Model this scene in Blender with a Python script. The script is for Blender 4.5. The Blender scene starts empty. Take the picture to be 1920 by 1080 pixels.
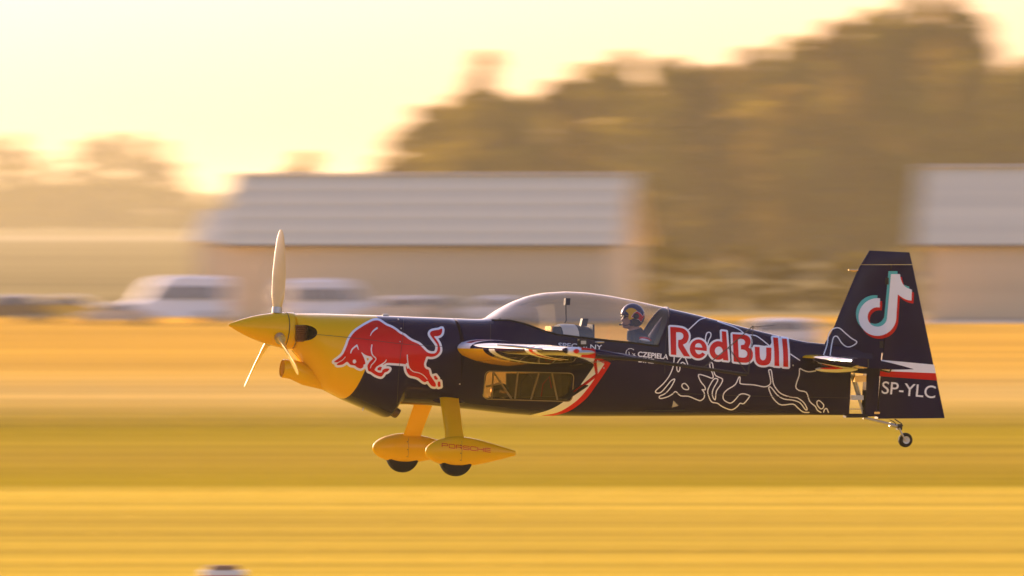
import bpy, bmesh, math, random
import numpy as np
from mathutils import Vector, Matrix
R = math.radians
random.seed(7); rng = np.random.default_rng(7)
S = bpy.context.scene; COL = S.collection

# ------------------------------------------------------------------ camera, sky, sun, exposure
CAM_H = 6.0; F = 18600.0; HZ = 391.0          # camera height, focal length in px of a 1920 frame, horizon row
cam = bpy.data.cameras.new('camera'); co = bpy.data.objects.new('camera', cam); COL.objects.link(co)
cam.sensor_width = 36; cam.lens = 36*F/1920; cam.clip_start = 1; cam.clip_end = 40000
co.location = (0, 0, CAM_H); co.rotation_euler = (R(90)-math.atan((540-HZ)/F), 0, 0)
cam.dof.use_dof = True; cam.dof.focus_distance = 99.6
cam.dof.aperture_fstop = 5.6; cam.dof.aperture_ratio = 0.115
S.camera = co
SUN_EL, SUN_AZ = 14.0, -34.0                   # azimuth from +Y, negative = to the left
w = bpy.data.worlds.new('World'); S.world = w; w.use_nodes = True
nt = w.node_tree; nt.nodes.clear()
sky = nt.nodes.new('ShaderNodeTexSky'); sky.sky_type = 'NISHITA'; sky.sun_disc = False
sky.sun_elevation = R(SUN_EL); sky.sun_rotation = R(SUN_AZ)
sky.altitude = 100; sky.air_density = 1.0; sky.dust_density = 3.0; sky.ozone_density = 1.0
bg = nt.nodes.new('ShaderNodeBackground'); bg.inputs['Strength'].default_value = 0.135
out = nt.nodes.new('ShaderNodeOutputWorld')
wbn = nt.nodes.new('ShaderNodeMixRGB'); wbn.blend_type = 'MULTIPLY'; wbn.inputs[0].default_value = 1.0; wbn.inputs[2].default_value = (1.0, 0.875, 1.14, 1)
nt.links.new(sky.outputs[0], wbn.inputs[1]); nt.links.new(wbn.outputs[0], bg.inputs[0]); nt.links.new(bg.outputs[0], out.inputs[0])
sl = bpy.data.lights.new('sun', 'SUN'); sl.energy = 4.9; sl.angle = R(0.5); sl.color = (1.0, 0.74, 0.44)
so = bpy.data.objects.new('sun', sl); COL.objects.link(so); so.location = (-60, 60, 60)
sd = Vector((math.sin(R(SUN_AZ))*math.cos(R(SUN_EL)), math.cos(R(SUN_AZ))*math.cos(R(SUN_EL)), math.sin(R(SUN_EL))))
so.rotation_euler = sd.to_track_quat('Z', 'Y').to_euler()
S.view_settings.view_transform = 'Standard'; S.view_settings.look = 'None'
S.view_settings.gamma = 1.0; S.view_settings.use_curve_mapping = False
S.view_settings.exposure = 1.0
S.cycles.use_denoising = True
try: S.cycles.denoiser = 'OPENIMAGEDENOISE'
except Exception: pass
S.cycles.max_bounces = 8; S.cycles.transparent_max_bounces = 24
S.cycles.volume_bounces = 1; S.cycles.use_adaptive_sampling = False
S.cycles.sample_clamp_indirect = 6.0

# ------------------------------------------------------------------ helpers
def tag(o, label=None, cat=None, group=None, kind=None):
    if label: o['label'] = label
    if cat: o['category'] = cat
    if group: o['group'] = group
    if kind: o['kind'] = kind
    return o
def link(name, me, parent=None):
    o = bpy.data.objects.new(name, me); COL.objects.link(o)
    if parent is not None: o.parent = parent
    return o
def empty(name, loc=(0, 0, 0), rz=0, label=None, cat=None, group=None):
    o = bpy.data.objects.new(name, None); COL.objects.link(o); o.location = loc; o.rotation_euler = (0, 0, rz)
    o.empty_display_size = 0.3
    return tag(o, label, cat, group)
def mesh(name, v, f, mat=None, smooth=True, mi=None, angle=None):
    me = bpy.data.meshes.new(name)
    me.from_pydata([tuple(map(float, p)) for p in v], [], [tuple(map(int, q)) for q in f])
    for m in (mat if isinstance(mat, (list, tuple)) else [mat]):
        if m: me.materials.append(m)
    if mi is not None: me.polygons.foreach_set('material_index', np.array(mi, dtype=np.int32))
    if smooth:
        me.polygons.foreach_set('use_smooth', np.ones(len(me.polygons), dtype=bool))
        if angle: me.set_sharp_from_angle(angle=R(angle))
    me.update()
    return me
def fixn(me):
    b = bmesh.new(); b.from_mesh(me); bmesh.ops.recalc_face_normals(b, faces=b.faces); b.to_mesh(me); b.free(); return me

class MB:
    """collects simple solids, links them as one mesh"""
    def __init__(s): s.v = []; s.f = []; s.m = []
    def add(s, v, f, m=0):
        n = len(s.v); s.v += [tuple(p) for p in v]; s.f += [tuple(i+n for i in q) for q in f]; s.m += [m]*len(f); return s
    def box(s, c, d, m=0, rz=0, taper=1.0, M=None):
        x, y, z = d[0]/2, d[1]/2, d[2]/2; v = []
        for sz in (-1, 1):
            k = 1 if sz < 0 else taper
            for sx, sy in ((-1, -1), (1, -1), (1, 1), (-1, 1)):
                p = Vector((sx*x*k, sy*y*k, sz*z)); p.rotate(Matrix.Rotation(rz, 3, 'Z'))
                if M is not None: p = M @ p
                v.append(p+Vector(c))
        return s.add(v, [(3, 2, 1, 0), (4, 5, 6, 7), (0, 1, 5, 4), (1, 2, 6, 5), (2, 3, 7, 6), (3, 0, 4, 7)], m)
    def tube(s, pts, r, n=10, m=0, cap=True, flat=None):
        pts = [Vector(p) for p in pts]; rs = r if isinstance(r, (list, tuple)) else [r]*len(pts)
        rings = []; up = None
        for i, p in enumerate(pts):
            t = (pts[min(i+1, len(pts)-1)]-pts[max(i-1, 0)]).normalized()
            if up is None: up = t.orthogonal().normalized()
            up = (up-t*up.dot(t)).normalized(); b = t.cross(up)
            rings.append([p+(up*math.cos(2*math.pi*k/n)+b*math.sin(2*math.pi*k/n))*rs[i] for k in range(n)])
        v = [q for rg in rings for q in rg]; f = []
        for i in range(len(pts)-1):
            for k in range(n):
                k2 = (k+1) % n; f.append((i*n+k, i*n+k2, (i+1)*n+k2, (i+1)*n+k))
        if cap: f.append(tuple(range(n-1, -1, -1))); f.append(tuple((len(pts)-1)*n+k for k in range(n)))
        return s.add(v, f, m)
    def lathe(s, c, axis, prof, n=32, m=0, sy=1.0):
        a = Vector(axis).normalized(); u = Vector((0, 1, 0)); u = (u-a*u.dot(a)).normalized() if abs(a.y) < .9 else Vector((0, 0, 1)); b = a.cross(u)
        v = []; f = []
        for (t, r) in prof:
            for k in range(n):
                q = 2*math.pi*k/n; v.append(Vector(c)+a*t+(u*math.cos(q)*sy+b*math.sin(q))*max(r, 1e-4))
        for i in range(len(prof)-1):
            for k in range(n):
                k2 = (k+1) % n; f.append((i*n+k, i*n+k2, (i+1)*n+k2, (i+1)*n+k))
        return s.add(v, f, m)
    def ell(s, c, r, n=16, k=10, m=0, M=None):
        v = []; f = []
        for i in range(k+1):
            a = math.pi*i/k
            for j in range(n):
                b = 2*math.pi*j/n; p = Vector((r[0]*math.sin(a)*math.cos(b), r[1]*math.sin(a)*math.sin(b), r[2]*math.cos(a)))
                if M is not None: p = M @ p
                v.append(p+Vector(c))
        for i in range(k):
            for j in range(n): f.append((i*n+j, (i+1)*n+j, (i+1)*n+(j+1) % n, i*n+(j+1) % n))
        return s.add(v, f, m)
    def build(s, name, mat, parent=None, smooth=True, angle=40, fix=True):
        me = mesh(name, s.v, s.f, mat, False, s.m)
        if fix: fixn(me)
        if smooth:
            me.polygons.foreach_set('use_smooth', np.ones(len(me.polygons), dtype=bool)); me.set_sharp_from_angle(angle=R(angle))
        return link(name, me, parent)

# ------------------------------------------------------------------ materials
def bsdf(name, col, rough=0.5, metal=0.0, coat=0.0, spec=0.5, noise=0.0, scale=8.0, bump=0.0, bscale=40.0, trans=0.0, coords='Object', stretch=(1, 1, 1), coat_ior=1.5):
    m = bpy.data.materials.new(name); m.use_nodes = True; n = m.node_tree; b = n.nodes['Principled BSDF']
    b.inputs['Base Color'].default_value = (*col, 1); b.inputs['Roughness'].default_value = rough
    b.inputs['Metallic'].default_value = metal; b.inputs['Coat Weight'].default_value = coat; b.inputs['Coat Roughness'].default_value = 0.04; b.inputs['Coat IOR'].default_value = coat_ior
    b.inputs['Specular IOR Level'].default_value = spec
    if noise or bump:
        tc = n.nodes.new('ShaderNodeTexCoord'); mp = n.nodes.new('ShaderNodeMapping'); mp.inputs['Scale'].default_value = stretch
        n.links.new(tc.outputs[coords], mp.inputs[0])
    if noise:
        t = n.nodes.new('ShaderNodeTexNoise'); t.inputs['Scale'].default_value = scale; t.inputs['Detail'].default_value = 6
        n.links.new(mp.outputs[0], t.inputs['Vector'])
        r = n.nodes.new('ShaderNodeValToRGB')
        r.color_ramp.elements[0].position = 0.3; r.color_ramp.elements[1].position = 0.7
        r.color_ramp.elements[0].color = (*[c*(1-noise) for c in col], 1); r.color_ramp.elements[1].color = (*[min(1, c*(1+noise)) for c in col], 1)
        n.links.new(t.outputs['Fac'], r.inputs[0]); n.links.new(r.outputs[0], b.inputs['Base Color'])
        mr = n.nodes.new('ShaderNodeMapRange'); mr.inputs['To Min'].default_value = max(0, rough-0.05); mr.inputs['To Max'].default_value = min(1, rough+0.08)
        n.links.new(t.outputs['Fac'], mr.inputs['Value']); n.links.new(mr.outputs[0], b.inputs['Roughness'])
    if bump:
        t = n.nodes.new('ShaderNodeTexNoise'); t.inputs['Scale'].default_value = bscale; t.inputs['Detail'].default_value = 4
        n.links.new(mp.outputs[0], t.inputs['Vector'])
        bp = n.nodes.new('ShaderNodeBump'); bp.inputs['Strength'].default_value = bump; bp.inputs['Distance'].default_value = 0.02
        n.links.new(t.outputs['Fac'], bp.inputs['Height']); n.links.new(bp.outputs[0], b.inputs['Normal'])
    return m
def glassmat(name, tint, ior=1.45, rough=0.02, base=None, mixbase=0.0):
    m = bpy.data.materials.new(name); m.use_nodes = True; n = m.node_tree; n.nodes.clear()
    o = n.nodes.new('ShaderNodeOutputMaterial'); mx = n.nodes.new('ShaderNodeMixShader'); fr = n.nodes.new('ShaderNodeFresnel'); fr.inputs['IOR'].default_value = ior
    t = n.nodes.new('ShaderNodeBsdfTransparent'); t.inputs[0].default_value = (*tint, 1)
    g = n.nodes.new('ShaderNodeBsdfGlossy'); g.inputs[0].default_value = (1, .93, .84, 1); g.inputs['Roughness'].default_value = rough
    ge = n.nodes.new('ShaderNodeNewGeometry'); mrr = n.nodes.new('ShaderNodeMapRange'); mrr.inputs['To Min'].default_value = ior; mrr.inputs['To Max'].default_value = 1/ior
    n.links.new(ge.outputs['Backfacing'], mrr.inputs['Value']); n.links.new(mrr.outputs[0], fr.inputs['IOR'])  # a thin sheet reflects alike from both sides
    n.links.new(fr.outputs[0], mx.inputs[0]); n.links.new(g.outputs[0], mx.inputs[2])
    if mixbase:
        d = n.nodes.new('ShaderNodeBsdfDiffuse'); d.inputs[0].default_value = (*base, 1); m2 = n.nodes.new('ShaderNodeMixShader'); m2.inputs[0].default_value = mixbase
        n.links.new(t.outputs[0], m2.inputs[1]); n.links.new(d.outputs[0], m2.inputs[2]); n.links.new(m2.outputs[0], mx.inputs[1])
    else: n.links.new(t.outputs[0], mx.inputs[1])
    n.links.new(mx.outputs[0], o.inputs['Surface']); return m
M = {}
M['navy'] = bsdf('navy_paint', (0.005, 0.003, 0.034), 0.12, coat=1.0, coat_ior=1.22, spec=0.0, noise=0.15, scale=3)
M['yellow'] = bsdf('yellow_paint', (0.80, 0.44, 0.001), 0.3, coat=1.0, coat_ior=1.25, spec=0.0, noise=0.05, scale=3)
M['white'] = bsdf('white_vinyl', (0.78, 0.78, 0.80), 0.35, coat=0.5, noise=0.03)
M['red'] = bsdf('red_vinyl', (0.58, 0.003, 0.006), 0.35, coat=0.8, coat_ior=1.25, spec=0.0, noise=0.04)
M['teal'] = bsdf('teal_vinyl', (0.03, 0.42, 0.40), 0.35, coat=0.5, noise=0.04)
M['line'] = bsdf('seam_black', (0.02, 0.015, 0.01), 0.6)
M['matte'] = bsdf('black_plastic', (0.012, 0.011, 0.011), 0.5, noise=0.2, spec=0.2)
M['interior'] = bsdf('cockpit_interior', (0.014, 0.013, 0.014), 0.9, spec=0.0)
M['rubber'] = bsdf('tyre_rubber', (0.009, 0.008, 0.007), 0.75, spec=0.15, noise=0.3, scale=30, bump=0.2)
M['steel'] = bsdf('steel', (0.45, 0.43, 0.40), 0.35, metal=0.9, noise=0.1)
M['tube'] = bsdf('white_tube_paint', (0.6, 0.58, 0.54), 0.35, coat=0.3)
M['blade'] = bsdf('propeller_sunlit_gold', (0.75, 0.52, 0.18), 0.28, coat=0.8, noise=0.05)  # golden sunlight highlights on the blades are put into this base colour
M['gold'] = bsdf('brass', (0.8, 0.5, 0.18), 0.25, metal=1.0)
M['skin'] = bsdf('skin', (0.45, 0.24, 0.16), 0.55, noise=0.08)
M['suit'] = bsdf('flight_suit', (0.010, 0.011, 0.030), 0.8, spec=0.1, noise=0.25, scale=25, bump=0.4)
M['helmet'] = bsdf('helmet_shell', (0.008, 0.010, 0.07), 0.2, coat=0.6, spec=0.2)
M['lens'] = bsdf('dark_lens', (0.01, 0.01, 0.01), 0.08, coat=1.0)
M['canopy'] = glassmat('canopy_acrylic', (0.84, 0.83, 0.84), 1.62, 0.02, (.5, .47, .42), 0.02)
M['pane'] = glassmat('side_window_acrylic', (0.66, 0.56, 0.40), 1.5)
M['tan'] = bsdf('cream_panel', (0.62, 0.56, 0.42), 0.45, noise=0.05)

# ------------------------------------------------------------------ ground
def ground():
    m = bpy.data.materials.new('airfield_ground'); m.use_nodes = True; n = m.node_tree; L = n.links; b = n.nodes['Principled BSDF']
    b.inputs['Roughness'].default_value = 0.9; b.inputs['Specular IOR Level'].default_value = 0.0
    tc = n.nodes.new('ShaderNodeTexCoord'); sp = n.nodes.new('ShaderNodeSeparateXYZ'); L.new(tc.outputs['Object'], sp.inputs[0])
    def noise(sc, st, det=5):
        mp = n.nodes.new('ShaderNodeMapping'); mp.inputs['Scale'].default_value = st; L.new(tc.outputs['Object'], mp.inputs[0])
        t = n.nodes.new('ShaderNodeTexNoise'); t.inputs['Scale'].default_value = sc; t.inputs['Detail'].default_value = det; L.new(mp.outputs[0], t.inputs['Vector']); return t.outputs['Fac']
    def math_(op, a, b_):
        q = n.nodes.new('ShaderNodeMath'); q.operation = op
        for i, x in enumerate((a, b_)):
            if hasattr(x, 'links') or hasattr(x, 'node'): L.new(x, q.inputs[i])
            else: q.inputs[i].default_value = x
        return q.outputs[0]
    wob = noise(0.02, (0.4, 1, 1))
    # depth coordinate in log-like form: u = 1000/y, shifted a little by noise so the field edges wander
    u = math_('DIVIDE', 1000.0, math_('MAXIMUM', math_('ADD', sp.outputs[1], math_('MULTIPLY', math_('SUBTRACT', wob, 0.5), 14.0)), 20.0))
    mr = n.nodes.new('ShaderNodeMapRange'); mr.inputs['From Min'].default_value = 0; mr.inputs['From Max'].default_value = 7; L.new(u, mr.inputs['Value'])
    r = n.nodes.new('ShaderNodeValToRGB'); cr = r.color_ramp
    def P_(d): return min(1, (1000/d)/7)
    gold = (0.62, 0.41, 0.048); gold2 = (0.64, 0.43, 0.055); green = (0.33, 0.235, 0.011); orange = (0.64, 0.35, 0.045); pale = (0.58, 0.38, 0.105); field = (0.29, 0.225, 0.10)
    stops = [(9000, field), (2300, field), (2100, (0.45, 0.36, 0.2)), (1900, (0.42, 0.33, 0.18)), (1750, field), (560, field), (545, orange), (420, orange), (372, (0.66, 0.38, 0.062)), (330, pale), (318, pale), (268, green), (240, (0.42, 0.275, 0.028)), (215, green), (209, gold2), (160, gold)]
    cr.elements[0].position = P_(stops[0][0]); cr.elements[0].color = (*stops[0][1], 1)
    cr.elements[1].position = P_(stops[1][0]); cr.elements[1].color = (*stops[1][1], 1)
    for d, c in stops[2:]: e = cr.elements.new(P_(d)); e.color = (*c, 1)
    L.new(mr.outputs[0], r.inputs[0])
    # mown swaths and patches
    s1 = noise(0.25, (0.06, 1, 1), 6); s2 = noise(3.0, (0.25, 1, 1), 6); s3 = noise(0.03, (0.3, 1, 1), 4)
    k = math_('ADD', math_('MULTIPLY', s1, 0.8), math_('ADD', math_('MULTIPLY', s2, 0.06), math_('MULTIPLY', s3, 0.8)))
    k = math_('ADD', math_('MULTIPLY', math_('SUBTRACT', k, 0.86), 1.3), 1.0)
    mx = n.nodes.new('ShaderNodeVectorMath'); mx.operation = 'SCALE'; L.new(r.outputs[0], mx.inputs[0]); L.new(k, mx.inputs['Scale'])
    L.new(mx.outputs[0], b.inputs['Base Color'])
    bp = n.nodes.new('ShaderNodeBump'); bp.inputs['Strength'].default_value = 0.15; bp.inputs['Distance'].default_value = 0.05; L.new(s2, bp.inputs['Height']); L.new(bp.outputs[0], b.inputs['Normal'])
    xs = np.linspace(-3000, 3000, 41); ys = np.concatenate([np.linspace(-60, 700, 60), np.linspace(720, 9000, 60)])
    v = [(x, y, 0.0) for y in ys for x in xs]; f = []
    for j in range(len(ys)-1):
        for i in range(len(xs)-1): a = j*41+i; f.append((a, a+1, a+42, a+41))
    o = link('ground', mesh('ground', v, f, m)); tag(o, kind='structure'); return o
ground()

def grass(name, label, y0, y1, n, h, cols, feather=3.0):
    m = bpy.data.materials.new(name); m.use_nodes = True; nd = m.node_tree; nd.nodes.clear()
    o = nd.nodes.new('ShaderNodeOutputMaterial'); d = nd.nodes.new('ShaderNodeBsdfDiffuse'); t = nd.nodes.new('ShaderNodeBsdfTranslucent'); mx = nd.nodes.new('ShaderNodeMixShader'); mx.inputs[0].default_value = 0.45
    tc = nd.nodes.new('ShaderNodeTexCoord'); no = nd.nodes.new('ShaderNodeTexNoise'); no.inputs['Scale'].default_value = 0.6; r = nd.nodes.new('ShaderNodeValToRGB')
    mp = nd.nodes.new('ShaderNodeMapping'); mp.inputs['Scale'].default_value = (0.05, 1, 1); nd.links.new(tc.outputs['Object'], mp.inputs[0]); nd.links.new(mp.outputs[0], no.inputs['Vector'])
    r.color_ramp.elements[0].position = 0.35; r.color_ramp.elements[1].position = 0.65
    r.color_ramp.elements[0].color = (*cols[0], 1); r.color_ramp.elements[1].color = (*cols[1], 1)
    nd.links.new(no.outputs['Fac'], r.inputs[0])
    nd.links.new(r.outputs[0], d.inputs[0]); nd.links.new(r.outputs[0], t.inputs[0]); nd.links.new(d.outputs[0], mx.inputs[1]); nd.links.new(t.outputs[0], mx.inputs[2]); nd.links.new(mx.outputs[0], o.inputs[0])
    y = rng.uniform(y0, y1, n); y = y+np.abs(rng.normal(0, feather, n))*np.where(y > (y0+y1)/2, 1, -1)*rng.uniform(0, 1, n); x = rng.uniform(-1, 1, n)*(y*0.06+28)
    a = rng.uniform(0, math.pi, n); hh = h*rng.uniform(0.5, 1.5, n); wd = rng.uniform(0.006, 0.015, n); ln = rng.normal(0, 0.03, (n, 2))
    v = np.zeros((n, 3, 3)); v[:, 0] = np.stack([x-np.cos(a)*wd, y-np.sin(a)*wd, 0*x], 1); v[:, 1] = np.stack([x+np.cos(a)*wd, y+np.sin(a)*wd, 0*x], 1); v[:, 2] = np.stack([x+ln[:, 0], y+ln[:, 1], hh], 1)
    me = bpy.data.meshes.new(name); me.vertices.add(3*n); me.vertices.foreach_set('co', v.reshape(-1)); me.loops.add(3*n); me.loops.foreach_set('vertex_index', np.arange(3*n, dtype=np.int32))
    me.polygons.add(n); me.polygons.foreach_set('loop_start', np.arange(0, 3*n, 3, dtype=np.int32)); me.update(calc_edges=True); me.materials.append(m)
    tag(link(name, me), label, 'grass', kind='stuff')
grass('dry_grass', 'dry golden grass stalks in the near foreground', 110, 208, 60000, 0.05, ((0.50, 0.33, 0.045), (0.60, 0.43, 0.08)))
grass('green_grass', 'yellow green grass strip beyond the dry foreground', 212, 285, 60000, 0.07, ((0.30, 0.21, 0.012), (0.46, 0.31, 0.03)), 22.0)
grass('stubble', 'orange dry stubble reaching up to the parked vehicles', 300, 500, 60000, 0.08, ((0.46, 0.25, 0.04), (0.64, 0.38, 0.075)), 22.0)

# ------------------------------------------------------------------ haze
hz = bpy.data.materials.new('haze_air'); hz.use_nodes = True; n_ = hz.node_tree; n_.nodes.clear()
ho = n_.nodes.new('ShaderNodeOutputMaterial'); pv = n_.nodes.new('ShaderNodeVolumePrincipled')
pv.inputs['Color'].default_value = (1.0, 0.87, 0.60, 1); pv.inputs['Density'].default_value = 0.0001; pv.inputs['Anisotropy'].default_value = 0.35
n_.links.new(pv.outputs[0], ho.inputs['Volume'])
hb = MB().box((0, 4480, 16.5), (6100, 9160, 35)).build('haze', hz, None, False); tag(hb, 'thin golden haze hanging over the whole airfield', 'haze', kind='stuff')

# ------------------------------------------------------------------ background helpers
def X_(px, d): return (px-960)*d/F
def Z_(py, d): return CAM_H-(py-HZ)*d/F
def D_(py): return CAM_H*F/(py-HZ)

# ---- hangars
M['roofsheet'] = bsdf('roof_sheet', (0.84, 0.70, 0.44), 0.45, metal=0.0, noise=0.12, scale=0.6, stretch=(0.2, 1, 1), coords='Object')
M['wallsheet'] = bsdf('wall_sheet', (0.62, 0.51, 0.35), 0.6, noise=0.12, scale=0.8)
M['trim'] = bsdf('trim_pale', (0.66, 0.62, 0.58), 0.5, noise=0.05)
M['gutter'] = bsdf('gutter_grey', (0.16, 0.12, 0.10), 0.5)
M['slab'] = bsdf('concrete', (0.42, 0.38, 0.33), 0.85, noise=0.1)
def hangar(px0, width, yaw, d, label, rows, ridge_py, eave_py, depth=12.0, bays=None):
    root = empty('hangar', (X_(px0, d), d, 0), R(yaw), label, 'hangar')
    he = Z_(eave_py, d); hr = Z_(ridge_py, d+depth/2*math.cos(R(yaw)))
    MB().box((width/2, depth/2, 0.10), (width+0.6, depth+0.6, 0.2)).build('floor_slab', M['slab'], root, False)
    core = MB(); v = []
    for x in (0.06, width-0.06): v += [(x, 0.06, .2), (x, depth-0.06, .2), (x, depth-0.06, he-.05), (x, depth/2, hr-.12), (x, 0.06, he-.05)]
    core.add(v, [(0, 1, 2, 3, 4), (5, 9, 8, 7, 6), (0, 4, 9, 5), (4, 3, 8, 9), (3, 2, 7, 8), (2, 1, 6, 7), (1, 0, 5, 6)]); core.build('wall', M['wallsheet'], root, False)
    n = int(round(width)); pw = width/n
    pan = MB().box((0, -0.02, (he-.2)/2+.2), (pw-0.03, 0.08, he-.25))
    for k in range(4): pan.box((-pw/2+pw*(k+.5)/4, -0.075, (he-.2)/2+.2), (0.09, 0.04, he-.25))
    pme = pan.build('wall_panel', M['wallsheet'], root, False); pme.location.x = pw/2
    for i in range(1, n):
        c = pme.copy(); COL.objects.link(c); c.parent = root; c.location.x = pw*(i+.5)
    # gable panels, left end
    ng = int(depth)
    for side in (0, 1):
        gp = None
        for i in range(ng):
            ymid = (i+.5)*depth/ng; hh = he+(hr-he)*(1-abs(ymid-depth/2)/(depth/2))-.35
            MB().box((-0.02 if not side else width+0.02, ymid, hh/2+.1), (0.07, depth/ng-0.03, hh-.2)).build('wall_panel', M['wallsheet'], root, False)
    # roof sheets: rows up the slope, one metre and a half wide each
    sl = math.hypot(depth/2+.4, hr-he); nx = int(round((width+0.8)/1.6)); sw = (width+.8)/nx; sh = sl/rows
    ang = math.atan2(hr-he, depth/2)
    for s in (0, 1):
        base = None
        for r_ in range(rows):
            for i in range(nx):
                if base is None:
                    q = MB().box((0, 0, 0), (sw-0.012, sh+0.12, 0.035))
                    for k in range(5): q.box((-sw/2+sw*(k+.5)/5, 0, 0.035), (0.05, sh+0.12, 0.04))
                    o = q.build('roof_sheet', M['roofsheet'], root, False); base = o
                else:
                    o = base.copy(); COL.objects.link(o); o.parent = root
                t = (r_+.5)*sh
                yy = -0.4+t*math.cos(ang); zz = he-0.4*math.tan(ang)+t*math.sin(ang)+0.10
                o.location = (-0.4+sw*(i+.5), yy if not s else depth-yy, zz)
                o.rotation_euler = ((ang-R(0.9)) if not s else -(ang-R(0.9)), 0, 0)
    MB().box((width/2, depth/2, hr+.16), (width+1.0, 0.5, 0.10)).build('ridge_cap', M['trim'], root, False)
    MB().box((width/2, -0.5, he-.13), (width+.9, .16, .16)).build('gutter', M['gutter'], root, False)
    for x in (-0.46, width+0.46):
        for s in (0, 1):
            a = Vector((x, -0.45 if not s else depth+.45, he-.12)); b = Vector((x, depth/2, hr+.14))
            MB().tube([a, b], 0.12, 4).build('barge_board', M['roofsheet'], root, False)
    return root
hangar(424, 20.6, -7, 526, 'long mauve grey hangar with a banded pale sheet roof behind the aeroplane nose and canopy', 5, 331, 456)
hangar(1733, 16.0, -6, 526, 'second pale roofed hangar cut off by the right edge, behind the tail', 1, 316, 456, depth=12)
# low shed left of the long hangar
def shed():
    d = 560; root = empty('shed', (X_(368, d), d, 0), R(-9), 'low pale mauve shed half hidden behind the left end of the long hangar', 'shed')
    he, hr, W, Dp = Z_(452, d), Z_(396, d), 5.0, 9.0; v = []
    for x in (0, W): v += [(x, 0, 0), (x, Dp, 0), (x, Dp, he), (x, Dp/2, hr-.1), (x, 0, he)]
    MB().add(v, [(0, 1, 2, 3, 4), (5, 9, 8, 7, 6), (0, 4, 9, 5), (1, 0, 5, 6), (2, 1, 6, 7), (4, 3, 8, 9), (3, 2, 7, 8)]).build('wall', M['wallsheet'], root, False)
    ang = math.atan2(hr-he, Dp/2); sl_ = math.hypot(Dp/2, hr-he)
    for s in (0, 1):
        for i in range(4):
            o = MB().box((0, 0, 0), (1.36, sl_+.4, .05)).build('roof_sheet', M['roofsheet'], root, False)
            yy = Dp/4-.1; o.location = (-.2+1.38*(i+.5), yy if not s else Dp-yy, (he+hr)/2+.04); o.rotation_euler = (ang if not s else -ang, 0, 0)
shed()
# pale kerb in front of the right hangar
kb = MB().box((X_(1850, 520)+6, 519, 0.06), (19.5, 0.9, 0.12)).build('kerb', M['trim'], None, False); tag(kb, kind='structure')

# ---- trees
def leafmat(name, c1, c2, tr=0.5):
    m = bpy.data.materials.new(name); m.use_nodes = True; nd = m.node_tree; nd.nodes.clear()
    o = nd.nodes.new('ShaderNodeOutputMaterial'); d = nd.nodes.new('ShaderNodeBsdfDiffuse'); t = nd.nodes.new('ShaderNodeBsdfTranslucent'); mx = nd.nodes.new('ShaderNodeMixShader'); mx.inputs[0].default_value = tr
    tc = nd.nodes.new('ShaderNodeTexCoord'); no = nd.nodes.new('ShaderNodeTexNoise'); no.inputs['Scale'].default_value = 0.45; no.inputs['Detail'].default_value = 3; r = nd.nodes.new('ShaderNodeValToRGB')
    oi = nd.nodes.new('ShaderNodeObjectInfo'); ad = nd.nodes.new('ShaderNodeMath'); ad.operation = 'MULTIPLY_ADD'; ad.inputs[1].default_value = 0.4; 
    nd.links.new(tc.outputs['Object'], no.inputs['Vector']); nd.links.new(oi.outputs['Random'], ad.inputs[0]); nd.links.new(no.outputs['Fac'], ad.inputs[2])
    r.color_ramp.elements[0].position = 0.45; r.color_ramp.elements[1].position = 0.95
    r.color_ramp.elements[0].color = (*c1, 1); r.color_ramp.elements[1].color = (*c2, 1); nd.links.new(ad.outputs[0], r.inputs[0])
    for q in (d, t): nd.links.new(r.outputs[0], q.inputs[0])
    nd.links.new(d.outputs[0], mx.inputs[1]); nd.links.new(t.outputs[0], mx.inputs[2]); nd.links.new(mx.outputs[0], o.inputs[0]); return m
M['leaf'] = leafmat('leaf_olive', (0.15, 0.10, 0.005), (0.34, 0.245, 0.010), 0.6)
M['leaf2'] = leafmat('leaf_brownish', (0.15, 0.088, 0.008), (0.26, 0.155, 0.012), 0.6)
M['bark'] = bsdf('bark', (0.06, 0.045, 0.03), 0.9, noise=0.3, scale=3, bump=0.5, bscale=12)
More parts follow.
